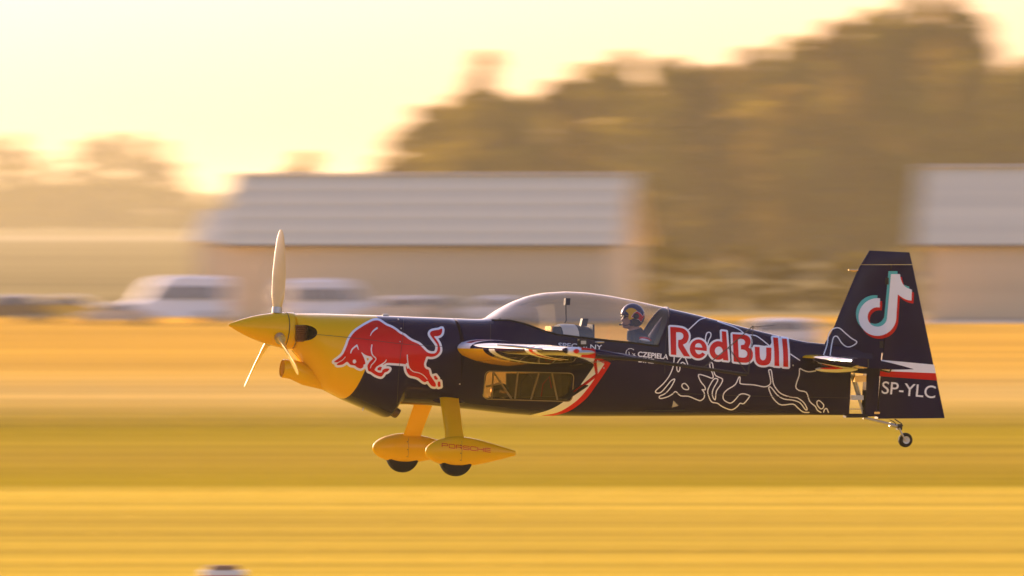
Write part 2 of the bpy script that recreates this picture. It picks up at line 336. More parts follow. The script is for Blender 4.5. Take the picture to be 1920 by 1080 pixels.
def crown_mesh(name, seed, mat, nb=26, nl=3600, leaf=0.42, w_=0.36, z0=0.16, hpow=0.75):
    """crown for a tree 1 m high times 16: clumps on limbs, leaf-sized quads, gaps between clumps"""
    g = np.random.default_rng(seed); H = 16.0; cl = []
    for i in range(nb):
        t = (i+.5)/nb; z = H*(z0+(0.97-z0)*t); rad = H*w_*math.sin(math.pi*min(0.98, (0.12+0.86*t)**hpow))
        a = g.uniform(0, 2*math.pi); rr = rad*math.sqrt(g.uniform(0.05, 1))*0.85
        cl.append((rr*math.cos(a), rr*math.sin(a), z+g.normal(0, .4), g.uniform(1.1, 2.2)*(1.15-0.5*t)))
    cl = np.array(cl); k = g.integers(0, nb, nl); dv = g.normal(0, 1, (nl, 3)); dv /= np.linalg.norm(dv, axis=1)[:, None]
    p = cl[k, :3]+dv*(cl[k, 3]*g.uniform(0.55, 1.0, nl)**0.5)[:, None]*np.array([1, 1, 0.72])
    u = g.normal(0, 1, (nl, 3)); u /= np.linalg.norm(u, axis=1)[:, None]; v = np.cross(u, g.normal(0, 1, (nl, 3))); v /= np.linalg.norm(v, axis=1)[:, None]
    s = (leaf*g.uniform(0.5, 1.1, nl))[:, None]
    V = np.stack([p-u*s, p+v*s*.6, p+u*s, p-v*s*.6], 1).reshape(-1, 3)
    me = bpy.data.meshes.new(name); me.vertices.add(4*nl); me.vertices.foreach_set('co', V.reshape(-1)); me.loops.add(4*nl); me.loops.foreach_set('vertex_index', np.arange(4*nl, dtype=np.int32))
    me.polygons.add(nl); me.polygons.foreach_set('loop_start', np.arange(0, 4*nl, 4, dtype=np.int32)); me.update(calc_edges=True); me.materials.append(mat)
    tb = MB(); tb.tube([(0, 0, -.1), (0.1, 0, H*.25), (-.1, .1, H*.55), (0, 0, H*.85)], [0.42, 0.32, 0.2, 0.05], 8)
    for i in range(0, nb, 3):
        c = cl[i]; tb.tube([(0, 0, max(1.2, c[2]-3.0)), (c[0]*.5, c[1]*.5, c[2]-1.0), (c[0], c[1], c[2])], [0.16, 0.1, 0.03], 5)
    tm = mesh(name+'_trunk', tb.v, tb.f, M['bark']); return me, tm
VAR = [crown_mesh('crown_broad', 1, M['leaf']), crown_mesh('crown_tall', 2, M['leaf'], w_=0.27, z0=0.2), crown_mesh('crown_loose', 3, M['leaf2'], nb=20, nl=2800, w_=0.33),
       crown_mesh('crown_dense', 4, M['leaf'], nb=34, nl=5200, w_=0.42, z0=0.08), crown_mesh('crown_brownish', 5, M['leaf2'], nb=30, nl=4600, w_=0.38, z0=0.1), crown_mesh('crown_open', 6, M['leaf'], nb=16, nl=2000, w_=0.3, z0=0.4),
       crown_mesh('bush', 8, M['leaf'], nb=24, nl=2600, leaf=0.6, w_=0.6, z0=0.05, hpow=0.6)]
def tree(px, top_py, d, var, label, group=None, wide=1.0, name='tree', cat='tree'):
    h = Z_(top_py, d); s = h/16.0*1.0
    root = empty(name, (X_(px, d), d, 0), random.uniform(0, 6.28), label, cat, group)
    cr = link('crown', VAR[var][0], root); tr = link('trunk', VAR[var][1], root)
    for o in (cr, tr): o.scale = (s*wide, s*wide, s)
ORD = ['first', 'second', 'third', 'fourth', 'fifth', 'sixth', 'seventh', 'eighth', 'ninth', 'tenth', 'eleventh', 'twelfth', 'thirteenth', 'fourteenth', 'fifteenth', 'sixteenth', 'seventeenth', 'eighteenth', 'nineteenth', 'twentieth', 'twenty first', 'twenty second', 'twenty third', 'twenty fourth']
KIND = ['broad olive tree', 'tall narrow olive tree', 'loose brownish tree', 'dense olive tree', 'dense brownish tree', 'open crowned olive tree']
front = [(735, 268, 2, .8), (800, 205, 0, 1), (862, 180, 3, .9), (905, 108, 5, .75), (960, 185, 3, 1), (1040, 150, 4, 1), (1105, 120, 1, 1), (1170, 105, 0, .8), (1255, 110, 3, 1), (1335, 120, 4, .95), (1415, 100, 0, 1), (1490, 72, 3, .9),
         (1560, 38, 4, .85), (1640, 22, 3, .85), (1710, 2, 0, .8), (1785, -6, 4, .8), (1828, 30, 1, .8), (1905, 135, 3, .9)]
for i, (px, t, k, wd) in enumerate(front):
    tree(px, t, 890+random.uniform(-10, 25), k, f'{KIND[k]}, {ORD[i]} from left in front belt behind hangars', 'trees in the front belt behind the hangars', wd)
back = [(770, 300, 0), (850, 260, 4), (925, 235, 3), (1010, 250, 0), (1085, 220, 3), (1160, 200, 4), (1240, 210, 0), (1320, 190, 3), (1400, 180, 4), (1480, 170, 3), (1560, 150, 0), (1640, 130, 4), (1720, 120, 3), (1800, 140, 0), (1880, 200, 4), (1945, 170, 3)]
for i, (px, t, k) in enumerate(back):
    tree(px, t-62, 960+random.uniform(-12, 20), k, f'{KIND[k]}, {ORD[i]} from left in rear row behind front belt', 'trees in the rear row of the belt', 1.15)
for i, (px, t) in enumerate([(1190, 480), (1235, 440), (1290, 470), (1340, 490), (1395, 455), (1450, 485), (1505, 465), (1560, 490), (1610, 470), (1665, 495), (1715, 460), (1775, 450)]):
    tree(px, t, 586+random.uniform(-4, 8), 6, f'rounded olive bush, {ORD[i]} from left at the foot of the tree belt', 'bushes along the foot of the tree belt', 1.25, 'bush', 'bush')
tree(575, 290, 760, 5, 'small faint tree showing above the left part of the long hangar roof', None, 1.1)
far = [(-30, 262, 0), (22, 250, 3), (70, 285, 2), (118, 300, 2), (165, 262, 1), (205, 250, 3), (255, 252, 0), (300, 262, 4), (345, 335, 2)]
for i, (px, t, k) in enumerate(far):
    tree(px, t, 2800+random.uniform(-30, 40), k, f'pale hazy {KIND[k]}, {ORD[i]} from left in far left trees', 'far hazy trees at the left', 1.0)
lowb = [(-40, 340), (5, 350), (50, 345), (95, 338), (140, 346), (185, 340), (230, 345), (275, 348), (320, 352), (365, 358), (410, 362), (455, 368)]
for i, (px, t) in enumerate(lowb):
    tree(px, t, 2700+random.uniform(-20, 20), 3, f'low hazy dense tree, {ORD[i]} from left in the far hedge line', 'low trees of the far hedge line', 1.7)


# ---- vehicles
M['carglass'] = bsdf('car_glass', (0.05, 0.05, 0.05), 0.06, coat=1.0)
M['c_white'] = bsdf('car_white', (0.72, 0.72, 0.74), 0.3, coat=1.0, noise=0.04)
M['c_silver'] = bsdf('car_silver', (0.45, 0.42, 0.42), 0.3, metal=0.4, coat=1.0, noise=0.04)
M['c_dark'] = bsdf('car_dark', (0.06, 0.04, 0.035), 0.3, coat=1.0, noise=0.04)
M['c_yellow'] = bsdf('car_yellow', (0.72, 0.42, 0.03), 0.3, coat=1.0, noise=0.04)
M['c_green'] = bsdf('car_sage', (0.30, 0.31, 0.25), 0.3, coat=1.0, noise=0.04)
M['lampred'] = bsdf('tail_lamp_red', (0.6, 0.03, 0.01), 0.2, coat=1.0)
M['lampclear'] = bsdf('headlamp_clear', (0.75, 0.75, 0.7), 0.1, coat=1.0)
def vehicle(px, d, kind, mat, label, cat, yaw=0, scale=1.0):
    """side-on vehicle, nose to the left (-x)"""
    root = empty('parked_'+cat.replace(' ', '_'), (X_(px, d), d, 0), R(yaw), label, cat, 'vehicles parked beyond the runway')
    if kind == 'car':
        Lh = [(-2.1, .35), (-2.12, .62), (-1.95, .78), (-1.1, .93), (-.45, 1.40), (.1, 1.47), (.9, 1.45), (1.55, 1.02), (2.0, .95), (2.1, .6), (2.08, .34)]
        win = [[(-.98, .95), (-.42, 1.34), (0.02, 1.40), (0.02, .97)], [(0.10, .97), (0.10, 1.40), (.82, 1.38), (1.32, 1.02)]]
        W = 1.74; wx = (-1.3, 1.28); wr = .32; top = .93
    elif kind == 'estate':
        Lh = [(-2.2, .35), (-2.22, .62), (-2.0, .78), (-1.15, .93), (-.5, 1.40), (.1, 1.47), (1.7, 1.44), (2.15, 1.0), (2.22, .6), (2.18, .34)]
        win = [[(-1.02, .95), (-.47, 1.34), (-.05, 1.40), (-.05, .97)], [(0.03, .97), (0.03, 1.40), (.85, 1.39), (.85, .97)], [(.93, .97), (.93, 1.39), (1.62, 1.36), (1.92, 1.0)]]
        W = 1.76; wx = (-1.38, 1.35); wr = .32; top = .93
    else:
        Lh = [(-2.6, .4), (-2.66, .9), (-2.4, 1.12), (-1.9, 1.35), (-1.35, 2.15), (-1.0, 2.42), (-.2, 2.52), (2.5, 2.45), (2.66, 2.2), (2.68, .5), (2.6, .38)]
        win = [[(-1.82, 1.36), (-1.34, 2.02), (-.75, 2.04), (-.75, 1.36)], [(-.62, 1.36), (-.62, 2.04), (.4, 2.04), (.4, 1.36)], [(.52, 1.36), (.52, 2.04), (1.45, 2.04), (1.45, 1.36)], [(1.57, 1.36), (1.57, 2.04), (2.4, 2.0), (2.4, 1.36)]]
        W = 1.95; wx = (-1.75, 1.65); wr = .36; top = 1.3
    def hw(z): return W/2-max(0, z-top)*0.16-(0.05 if z < .5 else 0)
    b = MB(); n = len(Lh); rows = []
    v = []
    for k in (-1, -.8, 0, .8, 1):
        for (x, z) in Lh:
            e = 0 if abs(k) < 1 else 1
            cx = x*(0.965 if e else 1); cz = z-(0.06 if e and z > 1 else 0)
            v.append((cx, k*hw(z), cz))
    f = []
    for r_ in range(4):
        for i in range(n): f.append((r_*n+i, r_*n+(i+1) % n, (r_+1)*n+(i+1) % n, (r_+1)*n+i))
    f.append(tuple(range(n))); f.append(tuple(4*n+i for i in range(n-1, -1, -1)))
    b.add(v, f); b.build('body', mat, root, True, 28)
    for s in (-1, 1):
        for wdw in win:
            q = MB(); vv = [(x*.965, s*(hw(z)+.004), z-.06 if z > 1 else z) for x, z in wdw]+[(x*.965, s*(hw(z)+.022), z-.06 if z > 1 else z) for x, z in wdw]
            k = len(wdw); q.add(vv, [tuple(range(k)), tuple(range(2*k-1, k-1, -1))]+[(i, (i+1) % k, k+(i+1) % k, k+i) for i in range(k)]); q.build('window', M['carglass'], root, False)
    # windscreen and rear screen as thin panes proud of the body
    def screen(a, b_, name):
        a, b_ = Vector((a[0], 0, a[1])), Vector((b_[0], 0, b_[1])); dd = b_-a; nn = Vector((-dd.z, 0, dd.x)).normalized()*0.012
        if nn.z < 0: nn = -nn
        a2, b2 = a+dd*.1, a+dd*.92; q = MB(); vv = []
        for off in (nn*.5, nn*1.6):
            vv += [a2+off+Vector((0, -W*.39, 0)), a2+off+Vector((0, W*.39, 0)), b2+off+Vector((0, W*.35, 0)), b2+off+Vector((0, -W*.35, 0))]
        q.add(vv, [(0, 1, 2, 3), (7, 6, 5, 4), (0, 4, 5, 1), (1, 5, 6, 2), (2, 6, 7, 3), (3, 7, 4, 0)]); q.build(name, M['carglass'], root, False)
    screen(Lh[3], Lh[4], 'windscreen')
    if kind == 'car': screen(Lh[7], Lh[6], 'rear_window')
    elif kind == 'estate': screen(Lh[7], Lh[6], 'rear_window')
    for x in wx:
        for s in (-1, 1):
            wh = MB().lathe((x, s*(W/2-.11), wr), (0, s, 0), [(-.1, 0), (-.1, wr*.95), (-.07, wr), (.08, wr), (.12, wr*.93), (.12, wr*.62), (.09, wr*.6)], 20).build('wheel', M['rubber'], root)
            MB().lathe((x, s*(W/2-.11), wr), (0, s, 0), [(.088, wr*.6), (.10, wr*.5), (.095, wr*.2), (.12, 0)], 16).build('rim', M['steel'], wh)
    xf, xb = Lh[1][0], Lh[-2][0]; zl = .68 if kind != 'van' else .95
    for s in (-1, 1):
        MB().ell((xf+.07, s*W*.36, zl), (.08, .17, .075)).build('headlight', M['lampclear'], root)
        MB().box((xb-.02, s*W*.40, zl+.1), (.08, .14, .2)).build('tail_light', M['lampred'], root, False)
    MB().box((xf+.03, 0, .42), (.16, W*.9, .18)).build('bumper', M['matte'] if kind != 'van' else M['c_silver'], root, False)
    if scale != 1.0: root.scale = (scale,)*3
    return root
vehicle(5, 520, 'estate', M['c_dark'], 'dark brown car at the left frame edge with an orange red lamp', 'car')
vehicle(135, 521, 'car', M['c_yellow'], 'low yellow car between the dark car and the big white van', 'car', 180)
vehicle(332, 515, 'van', M['c_white'], 'largest white minibus parked left of the aeroplane spinner', 'van', 8)
vehicle(618, 517, 'van', M['c_white'], 'white van parked just behind the propeller and the yellow nose', 'van', 180, .93)
vehicle(738, 512, 'estate', M['c_silver'], 'silver car whose roof shows above the cowling beside the second van', 'car')
vehicle(826, 516, 'car', M['c_green'], 'sage green car whose roof shows above the fuselage ahead of the canopy', 'car', 180)
vehicle(925, 514, 'car', M['c_white'], 'white car partly hidden behind the front of the canopy', 'car')
vehicle(1440, 410, 'estate', M['c_white'], 'white car in the stubble field just above the rear fuselage', 'car')
vehicle(215, 511, 'car', M['c_silver'], 'silver car parked in front of the left end of the big minibus', 'car', 0, .8)

# ---- orange marker at the bottom left
def marker():
    d = 158; root = empty('runway_marker', (X_(418, d), d, 0), R(4), 'low orange runway marker with a white stripe at the bottom left', 'marker')
    mo = bsdf('marker_orange', (0.75, 0.19, 0.03), 0.5, noise=0.08); mb = bsdf('marker_brown', (0.30, 0.14, 0.06), 0.6, noise=0.1)
    z1 = Z_(1078, d); z2 = Z_(1069, d); z3 = Z_(1060, d)
    MB().box((0, 0, z1/2), (.72, .45, z1), taper=.93).build('base', mo, root, False)
    MB().box((0, 0, (z1+z2)/2), (.66, .42, z2-z1)).build('stripe', M['white'], root, False)
    MB().box((0, 0, (z2+z3)/2), (.50, .22, z3-z2), taper=.9).build('lamp_box', mb, root, False)
marker()
# ================================================================== the aeroplane
# local frame: +x towards the tail, -y the left side (facing the viewpoint), z up; the nose is swung 19 degrees towards the camera
YAW = R(19); CA, SA = math.cos(YAW), math.sin(YAW); PD = 100.0; PX0 = (1000-960)*PD/F; PZ0 = CAM_H-(893-HZ)*PD/F
def P(px, py, y=0.0):
    """photograph measurement + lateral position -> local metres"""
    px, py, y = np.asarray(px, float), np.asarray(py, float), np.asarray(y, float)
    k = (px-960)/F; x = (k*(PD+y*CA)-PX0+y*SA)/(CA-k*SA); Yw = PD+x*SA+y*CA
    return np.stack(np.broadcast_arrays(x, y, CAM_H-(py-HZ)*Yw/F-PZ0), -1)
def PV(px, py, y=0.0): return Vector(P(px, py, y))
plane = empty('aerobatic_aeroplane', (PX0, PD, PZ0), YAW, 'dark blue and yellow single seat aerobatic aeroplane flying low over the field', 'aeroplane')
NAVY, YEL, WHT, RED = M['navy'], M['yellow'], M['white'], M['red']

# ---- fuselage profiles (photograph columns on the centreline)
top_t = [(548, 589), (556, 588), (600, 588), (700, 591), (800, 595), (880, 598), (912, 598.5), (935, 581), (960, 567), (990, 555), (1020, 549), (1060, 546.5), (1100, 548.5), (1140, 554), (1180, 561.5), (1250, 577.5), (1300, 589), (1400, 615), (1480, 634.5), (1510, 641), (1530, 643), (1560, 646), (1600, 650), (1642, 655)]
bot_t = [(548, 655), (556, 664), (575, 692), (600, 727), (640, 748), (700, 774), (722, 784), (731, 772), (738, 758.5), (760, 758.5), (800, 760), (880, 768), (950, 776), (1000, 779.5), (1100, 781), (1200, 780.5), (1400, 779.5), (1500, 778.5), (1642, 779)]
wid_t = [(548, .19), (553, .25), (562, .35), (580, .42), (620, .45), (700, .455), (800, .445), (900, .435), (1000, .42), (1100, .40), (1200, .37), (1300, .315), (1400, .245), (1500, .165), (1560, .115), (1642, .04)]
exp_t = [(548, 2.0), (600, 2.3), (700, 2.6), (900, 2.5), (1000, 2.35), (1200, 2.3), (1300, 2.5), (1642, 2.6)]
def tab(t, z=True):
    a = np.array(t, float); p = P(a[:, 0], a[:, 1] if z else 600, 0.0); return p[:, 0], (p[:, 2] if z else a[:, 1])
def smoothed(xt, yt, sig, lo=None):
    g = np.linspace(xt[0]-.3, xt[-1]+.3, 2600); v = np.interp(g, xt, yt); h = g[1]-g[0]; n = max(1, int(3*sig/h)); k = np.exp(-0.5*(np.arange(-n, n+1)*h/sig)**2); k /= k.sum()
    # extend linearly so that the smoothing keeps the ends
    vp = np.concatenate([2*v[0]-v[1:n+1][::-1], v, 2*v[-1]-v[-n-1:-1][::-1]]); s = np.convolve(vp, k, 'valid'); return lambda x: np.interp(x, g, s)
TOP = smoothed(*tab(top_t), 0.035); BOT = smoothed(*tab(bot_t), 0.012); WID = smoothed(*tab(wid_t, False), 0.05); EXP = smoothed(*tab(exp_t, False), 0.1)
XA, XB = P(548, 600)[0], P(1642, 600)[0]
def side(x, z):
    """half width of the fuselage skin at station x, height z"""
    zt, zb = TOP(x), BOT(x); zc, h, n = (zt+zb)/2, (zt-zb)/2, EXP(x)
    q = np.clip(np.abs((z-zc)/h), 0, .9995); return WID(x)*(1-q**n)**(1/n)
# canopy sill, measured on the near side
sill_px = [(905, 598), (914, 600), (955, 600.5), (984, 607), (1003, 614), (1020, 620.5), (1045, 627), (1081, 631.5), (1141, 638.5), (1190, 643), (1236, 648)]
sx, sz = [], []
for a, b_ in sill_px:
    y = 0.0
    for _ in range(12):
        p = P(a, b_, y); zt = TOP(p[0]); y = y*.4+.6*float(-side(p[0], min(p[2], zt-.004)))
    sx.append(p[0]); sz.append(p[2])
XC0 = P(912, 598)[0]; XC1 = P(1249, 577)[0]
sx[0] = XC0-.05; sz[0] = TOP(sx[0])
def SILL(x): return np.minimum(np.interp(x, sx, sz), TOP(x)-.0015)
def shear(x, z):
    """rear canopy edge leans back towards the top"""
    f_ = np.clip(1-np.abs(x-XC1)/.5, 0, 1); zs, zt = SILL(x), TOP(x); return -0.20*f_*f_*(1-np.clip((z-zs)/np.maximum(zt-zs, .02), 0, 1))
def ring_pts(x, a0, a1, n):
    zt, zb = TOP(x), BOT(x); zc, h, e, w_ = (zt+zb)/2, (zt-zb)/2, EXP(x), WID(x); t = np.linspace(a0, a1, n)
    return w_*np.abs(np.cos(t))**(2/e), zc+h*np.sign(np.sin(t))*np.abs(np.sin(t))**(2/e)
def sill_t(x):
    zt, zb = TOP(x), BOT(x); q = (SILL(x)-(zt+zb)/2)/((zt-zb)/2); return math.asin(math.copysign(abs(np.clip(q, -1, 1))**(EXP(x)/2), q))
def hull():
    st = np.unique(np.concatenate([np.linspace(XA, XB, 150), np.linspace(P(715, 0)[0], P(745, 0)[0], 14), [XC0, XC1-1e-3, XC1+1e-3], np.linspace(XA, XA+.2, 10), np.linspace(XC0, XC0+.3, 12)]))
    NA, NB = 34, 12; v, f = [], []; N = 2*(NA+NB)
    for x in st:
        op = XC0 < x < XC1; ts = sill_t(x) if XC0-.4 < x < XC1+.3 else 0.55
        y1, z1 = ring_pts(x, -math.pi/2, ts, NA+1); y2, z2 = ring_pts(x, ts, math.pi/2, NB+1)
        if op: k = np.linspace(0, 1, NB+1); y2 = y1[-1]*(1-k); z2 = np.full(NB+1, z1[-1])
        ya = np.concatenate([y1, y2[1:]]); za = np.concatenate([z1, z2[1:]]); n = len(ya)
        ring = [(x, -ya[i], za[i]) for i in range(n)]+[(x, ya[i], za[i]) for i in range(n-2, 0, -1)]
        v += [(x+float(shear(x, q[2])), q[1], q[2]) for q in ring]
    for i in range(len(st)-1):
        for k in range(N): f.append((i*N+k, i*N+(k+1) % N, (i+1)*N+(k+1) % N, (i+1)*N+k))
    f.append(tuple(range(N-1, -1, -1))); f.append(tuple((len(st)-1)*N+k for k in range(N)))
    me = mesh('fuselage', v, f, None, False); return fixn(me)
# paint of the fuselage: yellow nose with a curved border, navy behind it
def paint():
    m = bsdf('fuselage_paint', (0.01, 0.01, 0.02), 0.1, coat=1.0, coat_ior=1.22, spec=0.0); n = m.node_tree; b = n.nodes['Principled BSDF']; L = n.links
    tc = n.nodes.new('ShaderNodeTexCoord'); sp = n.nodes.new('ShaderNodeSeparateXYZ'); L.new(tc.outputs['Object'], sp.inputs[0])
    def mt(op, a, c=None, cl=False):
        q = n.nodes.new('ShaderNodeMath'); q.operation = op; q.use_clamp = cl
        for i, x in enumerate((a, c)):
            if x is None: continue
            if isinstance(x, (int, float)): q.inputs[i].default_value = x
            else: L.new(x, q.inputs[i])
        return q.outputs[0]
    # border x = x0 - k (z0 - z)^2
    pts = []
    for px, py in ((709, 598), (684, 695), (641, 747)):
        y = -.3
        for _ in range(10): p = P(px, py, y); y = float(-side(p[0], p[2]))
        pts.append(p)
    z = np.array([p[2] for p in pts]); x = np.array([p[0] for p in pts]); c = np.polyfit(z, x, 2)
    xb = mt('ADD', mt('MULTIPLY', mt('MULTIPLY', sp.outputs[2], sp.outputs[2]), float(c[0])), mt('ADD', mt('MULTIPLY', sp.outputs[2], float(c[1])), float(c[2])))
    mask = mt('LESS_THAN', sp.outputs[0], xb)
    no = n.nodes.new('ShaderNodeTexNoise'); no.inputs['Scale'].default_value = 2.5; L.new(tc.outputs['Object'], no.inputs['Vector'])
    mx = n.nodes.new('ShaderNodeMixRGB'); L.new(mask, mx.inputs[0]); mx.inputs[1].default_value = (0.005, 0.003, 0.032, 1); mx.inputs[2].default_value = (0.80, 0.44, 0.001, 1)
    L.new(mx.outputs[0], b.inputs['Base Color'])
    mr = n.nodes.new('ShaderNodeMapRange'); mr.inputs['To Min'].default_value = .10; mr.inputs['To Max'].default_value = .2; L.new(no.outputs['Fac'], mr.inputs['Value']); L.new(mr.outputs[0], b.inputs['Roughness'])
    return m
M['skinpaint'] = paint()
def surf_pt(px, py, f, y0=-.35):
    y = y0
    for _ in range(14): p = P(px, py, y); y = .5*y+.5*float(-f(p[0], p[2]))
    return P(px, py, y)
def prism_px(poly, ynear, y0, y1):
    """cutter: outline measured at lateral position ynear, extruded from y0 to y1"""
    q = [P(a, b_, ynear) for a, b_ in poly]; k = len(q); v = [(p[0], y0, p[2]) for p in q]+[(p[0], y1, p[2]) for p in q]
    me = mesh('cut', v, [tuple(range(k)), tuple(range(2*k-1, k-1, -1))]+[(i, (i+1) % k, k+(i+1) % k, k+i) for i in range(k)], None, False); return fixn(me)
def rrect(c, r, n=5):
    """rounded polygon"""
    o = []; k = len(c)
    for i in range(k):
        p, a, b_ = Vector(c[i]), Vector(c[i-1]), Vector(c[(i+1) % k]); u = (a-p).normalized()*r; w_ = (b_-p).normalized()*r
        for j in range(n+1):
            t = j/n; o.append(tuple((p+u)*(1-t)**2+p*2*t*(1-t)+(p+w_)*t*t))
    return o
WIN = rrect([(911, 697), (1075, 701), (1071, 751.5), (907, 746.5)], 9)
TAILW = [(1594, 698), (1627, 701), (1622, 776), (1592, 776)]
hm = hull(); ho_ = link('fuselage', hm, plane)
cutters = [prism_px(WIN, -.41, -1, 1), prism_px(TAILW, -.06, -1, 1)]
# cockpit well from above, following the sill
cw = MB(); xs_ = np.linspace(P(1000, 0)[0], P(1238, 0)[0]-.16, 14); v_ = []; k_ = len(xs_)
for x in xs_:
    ww = float(side(x, SILL(x)))-.035; zz = float(BOT(x))+.16
    wb_ = max(.05, float(side(x, zz))-.05); v_ += [(x, -wb_, zz), (x, wb_, zz), (x, ww, float(SILL(x))+.3), (x, -ww, float(SILL(x))+.3)]
f_ = [(0, 1, 2, 3), tuple(4*(k_-1)+i for i in (3, 2, 1, 0))]
for i in range(k_-1):
    for j in range(4): f_.append((4*i+j, 4*i+(j+1) % 4, 4*i+4+(j+1) % 4, 4*i+4+j))
cutters.append(fixn(mesh('cut', v_, f_, None, False)))
# air inlet in the near and far cheek
for s in (-1, 1):
    p = surf_pt(571, 624, side, -.3); e = MB().ell((p[0]-.03, s*(abs(p[1])+.01), p[2]), (.155, .17, .082), 28, 16); cutters.append(fixn(mesh('cut', e.v, e.f, None, False)))
tmp = []
for c in cutters:
    c.materials.append(M['interior'])
    o = bpy.data.objects.new('cut', c); COL.objects.link(o); o.parent = plane; tmp.append(o)
hm.materials.append(M['skinpaint']); hm.materials.append(M['interior'])
for o in tmp:
    md = ho_.modifiers.new('b', 'BOOLEAN'); md.object = o; md.operation = 'DIFFERENCE'; md.solver = 'EXACT'; md.material_mode = 'TRANSFER'
bpy.context.view_layer.update(); dg = bpy.context.evaluated_depsgraph_get()
nm = bpy.data.meshes.new_from_object(ho_.evaluated_get(dg)); ho_.modifiers.clear(); ho_.data = nm
for o in tmp: bpy.data.objects.remove(o)
for pg in nm.polygons:
    if abs(pg.center.x-XC1) < .3 and pg.normal.x < -.6 and pg.center.z > 1: pg.material_index = 1
nm.polygons.foreach_set('use_smooth', np.ones(len(nm.polygons), dtype=bool)); nm.set_sharp_from_angle(angle=R(32))

# ---- decals: flat print laid on the skin as thin vinyl, outlined by a distance field and cut by marching squares
def polyd(poly, X, Y):
    """signed distance to a closed polygon (negative inside)"""
    p = np.array(poly, float); q = np.roll(p, -1, 0); d2 = np.full(X.shape, 1e18); ins = np.zeros(X.shape, bool)
    for a, b_ in zip(p, q):
        e = b_-a; wx, wy = X-a[0], Y-a[1]; t = np.clip((wx*e[0]+wy*e[1])/max(e@e, 1e-12), 0, 1); d2 = np.minimum(d2, (wx-e[0]*t)**2+(wy-e[1]*t)**2)
        c = ((a[1] <= Y) != (b_[1] <= Y)); 
        if abs(e[1]) > 1e-12: ins ^= c & (X < a[0]+(Y-a[1])*e[0]/e[1])
    return np.sqrt(d2)*np.where(ins, -1, 1)
def stroked(pts, wd, X, Y, closed=False):
    p = np.array(pts, float); w0, w1 = wd if isinstance(wd, tuple) else (wd, wd); n = len(p); d = np.full(X.shape, 1e9)
    for i in range(n if closed else n-1):
        a, b_ = p[i], p[(i+1) % n]; e = b_-a; wx, wy = X-a[0], Y-a[1]; t = np.clip((wx*e[0]+wy*e[1])/max(e@e, 1e-12), 0, 1)
        g = (i+t)/max(n-1, 1); d = np.minimum(d, np.sqrt((wx-e[0]*t)**2+(wy-e[1]*t)**2)-(w0+(w1-w0)*g)/2)
    return d
def cr(pts, closed=False, n=5):
    p = [np.array(q, float) for q in pts]; k = len(p); o = []
    for i in range(k if closed else k-1):
        if closed: a, b_, c, d = p[i-1], p[i], p[(i+1) % k], p[(i+2) % k]
        else: a, b_, c, d = p[max(i-1, 0)], p[i], p[i+1], p[min(i+2, k-1)]
        for j in range(n):
            t = j/n; o.append(0.5*((2*b_)+(c-a)*t+(2*a-5*b_+4*c-d)*t*t+(3*b_-a-3*c+d)*t**3))
    if not closed: o.append(p[-1])
    return o
def decal(name, fn, box, step, f, mat, off, parent=None, y0=-.3, flip=False):
    xs = np.arange(box[0], box[2]+step, step); ys = np.arange(box[1], box[3]+step, step); X, Y = np.meshgrid(xs, ys); D = fn(X, Y); D = np.where(np.abs(D) < 1e-6, 1e-6, D)
    vid, V, Fc = {}, [], []
    def gv(j, i):
        k = ('g', j, i)
        if k not in vid: vid[k] = len(V); V.append((xs[i], ys[j]))
        return vid[k]
    def ev(j, i, j2, i2):
        k = ('e',)+tuple(sorted(((j, i), (j2, i2))))
        if k not in vid:
            a, b_ = D[j, i], D[j2, i2]; t = a/(a-b_); vid[k] = len(V); V.append((xs[i]+(xs[i2]-xs[i])*t, ys[j]+(ys[j2]-ys[j])*t))
        return vid[k]
    I = D < 0; c = I[:-1, :-1].astype(int)+I[1:, :-1]+I[:-1, 1:]+I[1:, 1:]
    for j, i in zip(*np.nonzero(c)):
        q = [(j, i), (j, i+1), (j+1, i+1), (j+1, i)]
        if c[j, i] == 4: Fc.append([gv(*a) for a in q]); continue
        poly = []
        for a, b_ in zip(q, q[1:]+q[:1]):
            if I[a]: poly.append(gv(*a))
            if I[a] != I[b_]: poly.append(ev(*a, *b_))
        if len(poly) >= 3: Fc.append(poly)
    V = np.array(V); y = np.full(len(V), y0)
    for _ in range(14): p = P(V[:, 0], V[:, 1], y); y = .5*y+.5*(-f(p[:, 0], p[:, 2]))
    p = P(V[:, 0], V[:, 1], y); e = .004
    fx = -(f(p[:, 0]+e, p[:, 2])-f(p[:, 0]-e, p[:, 2]))/(2*e); fz = -(f(p[:, 0], p[:, 2]+e)-f(p[:, 0], p[:, 2]-e))/(2*e)
    nr = np.stack([np.clip(fx, -3, 3), -np.ones(len(V)), np.clip(fz, -3, 3)], 1); nr /= np.linalg.norm(nr, axis=1)[:, None]
    me = mesh(name, p+nr*off, Fc, mat, True)
    return link(name, me, parent if parent is not None else ho_)

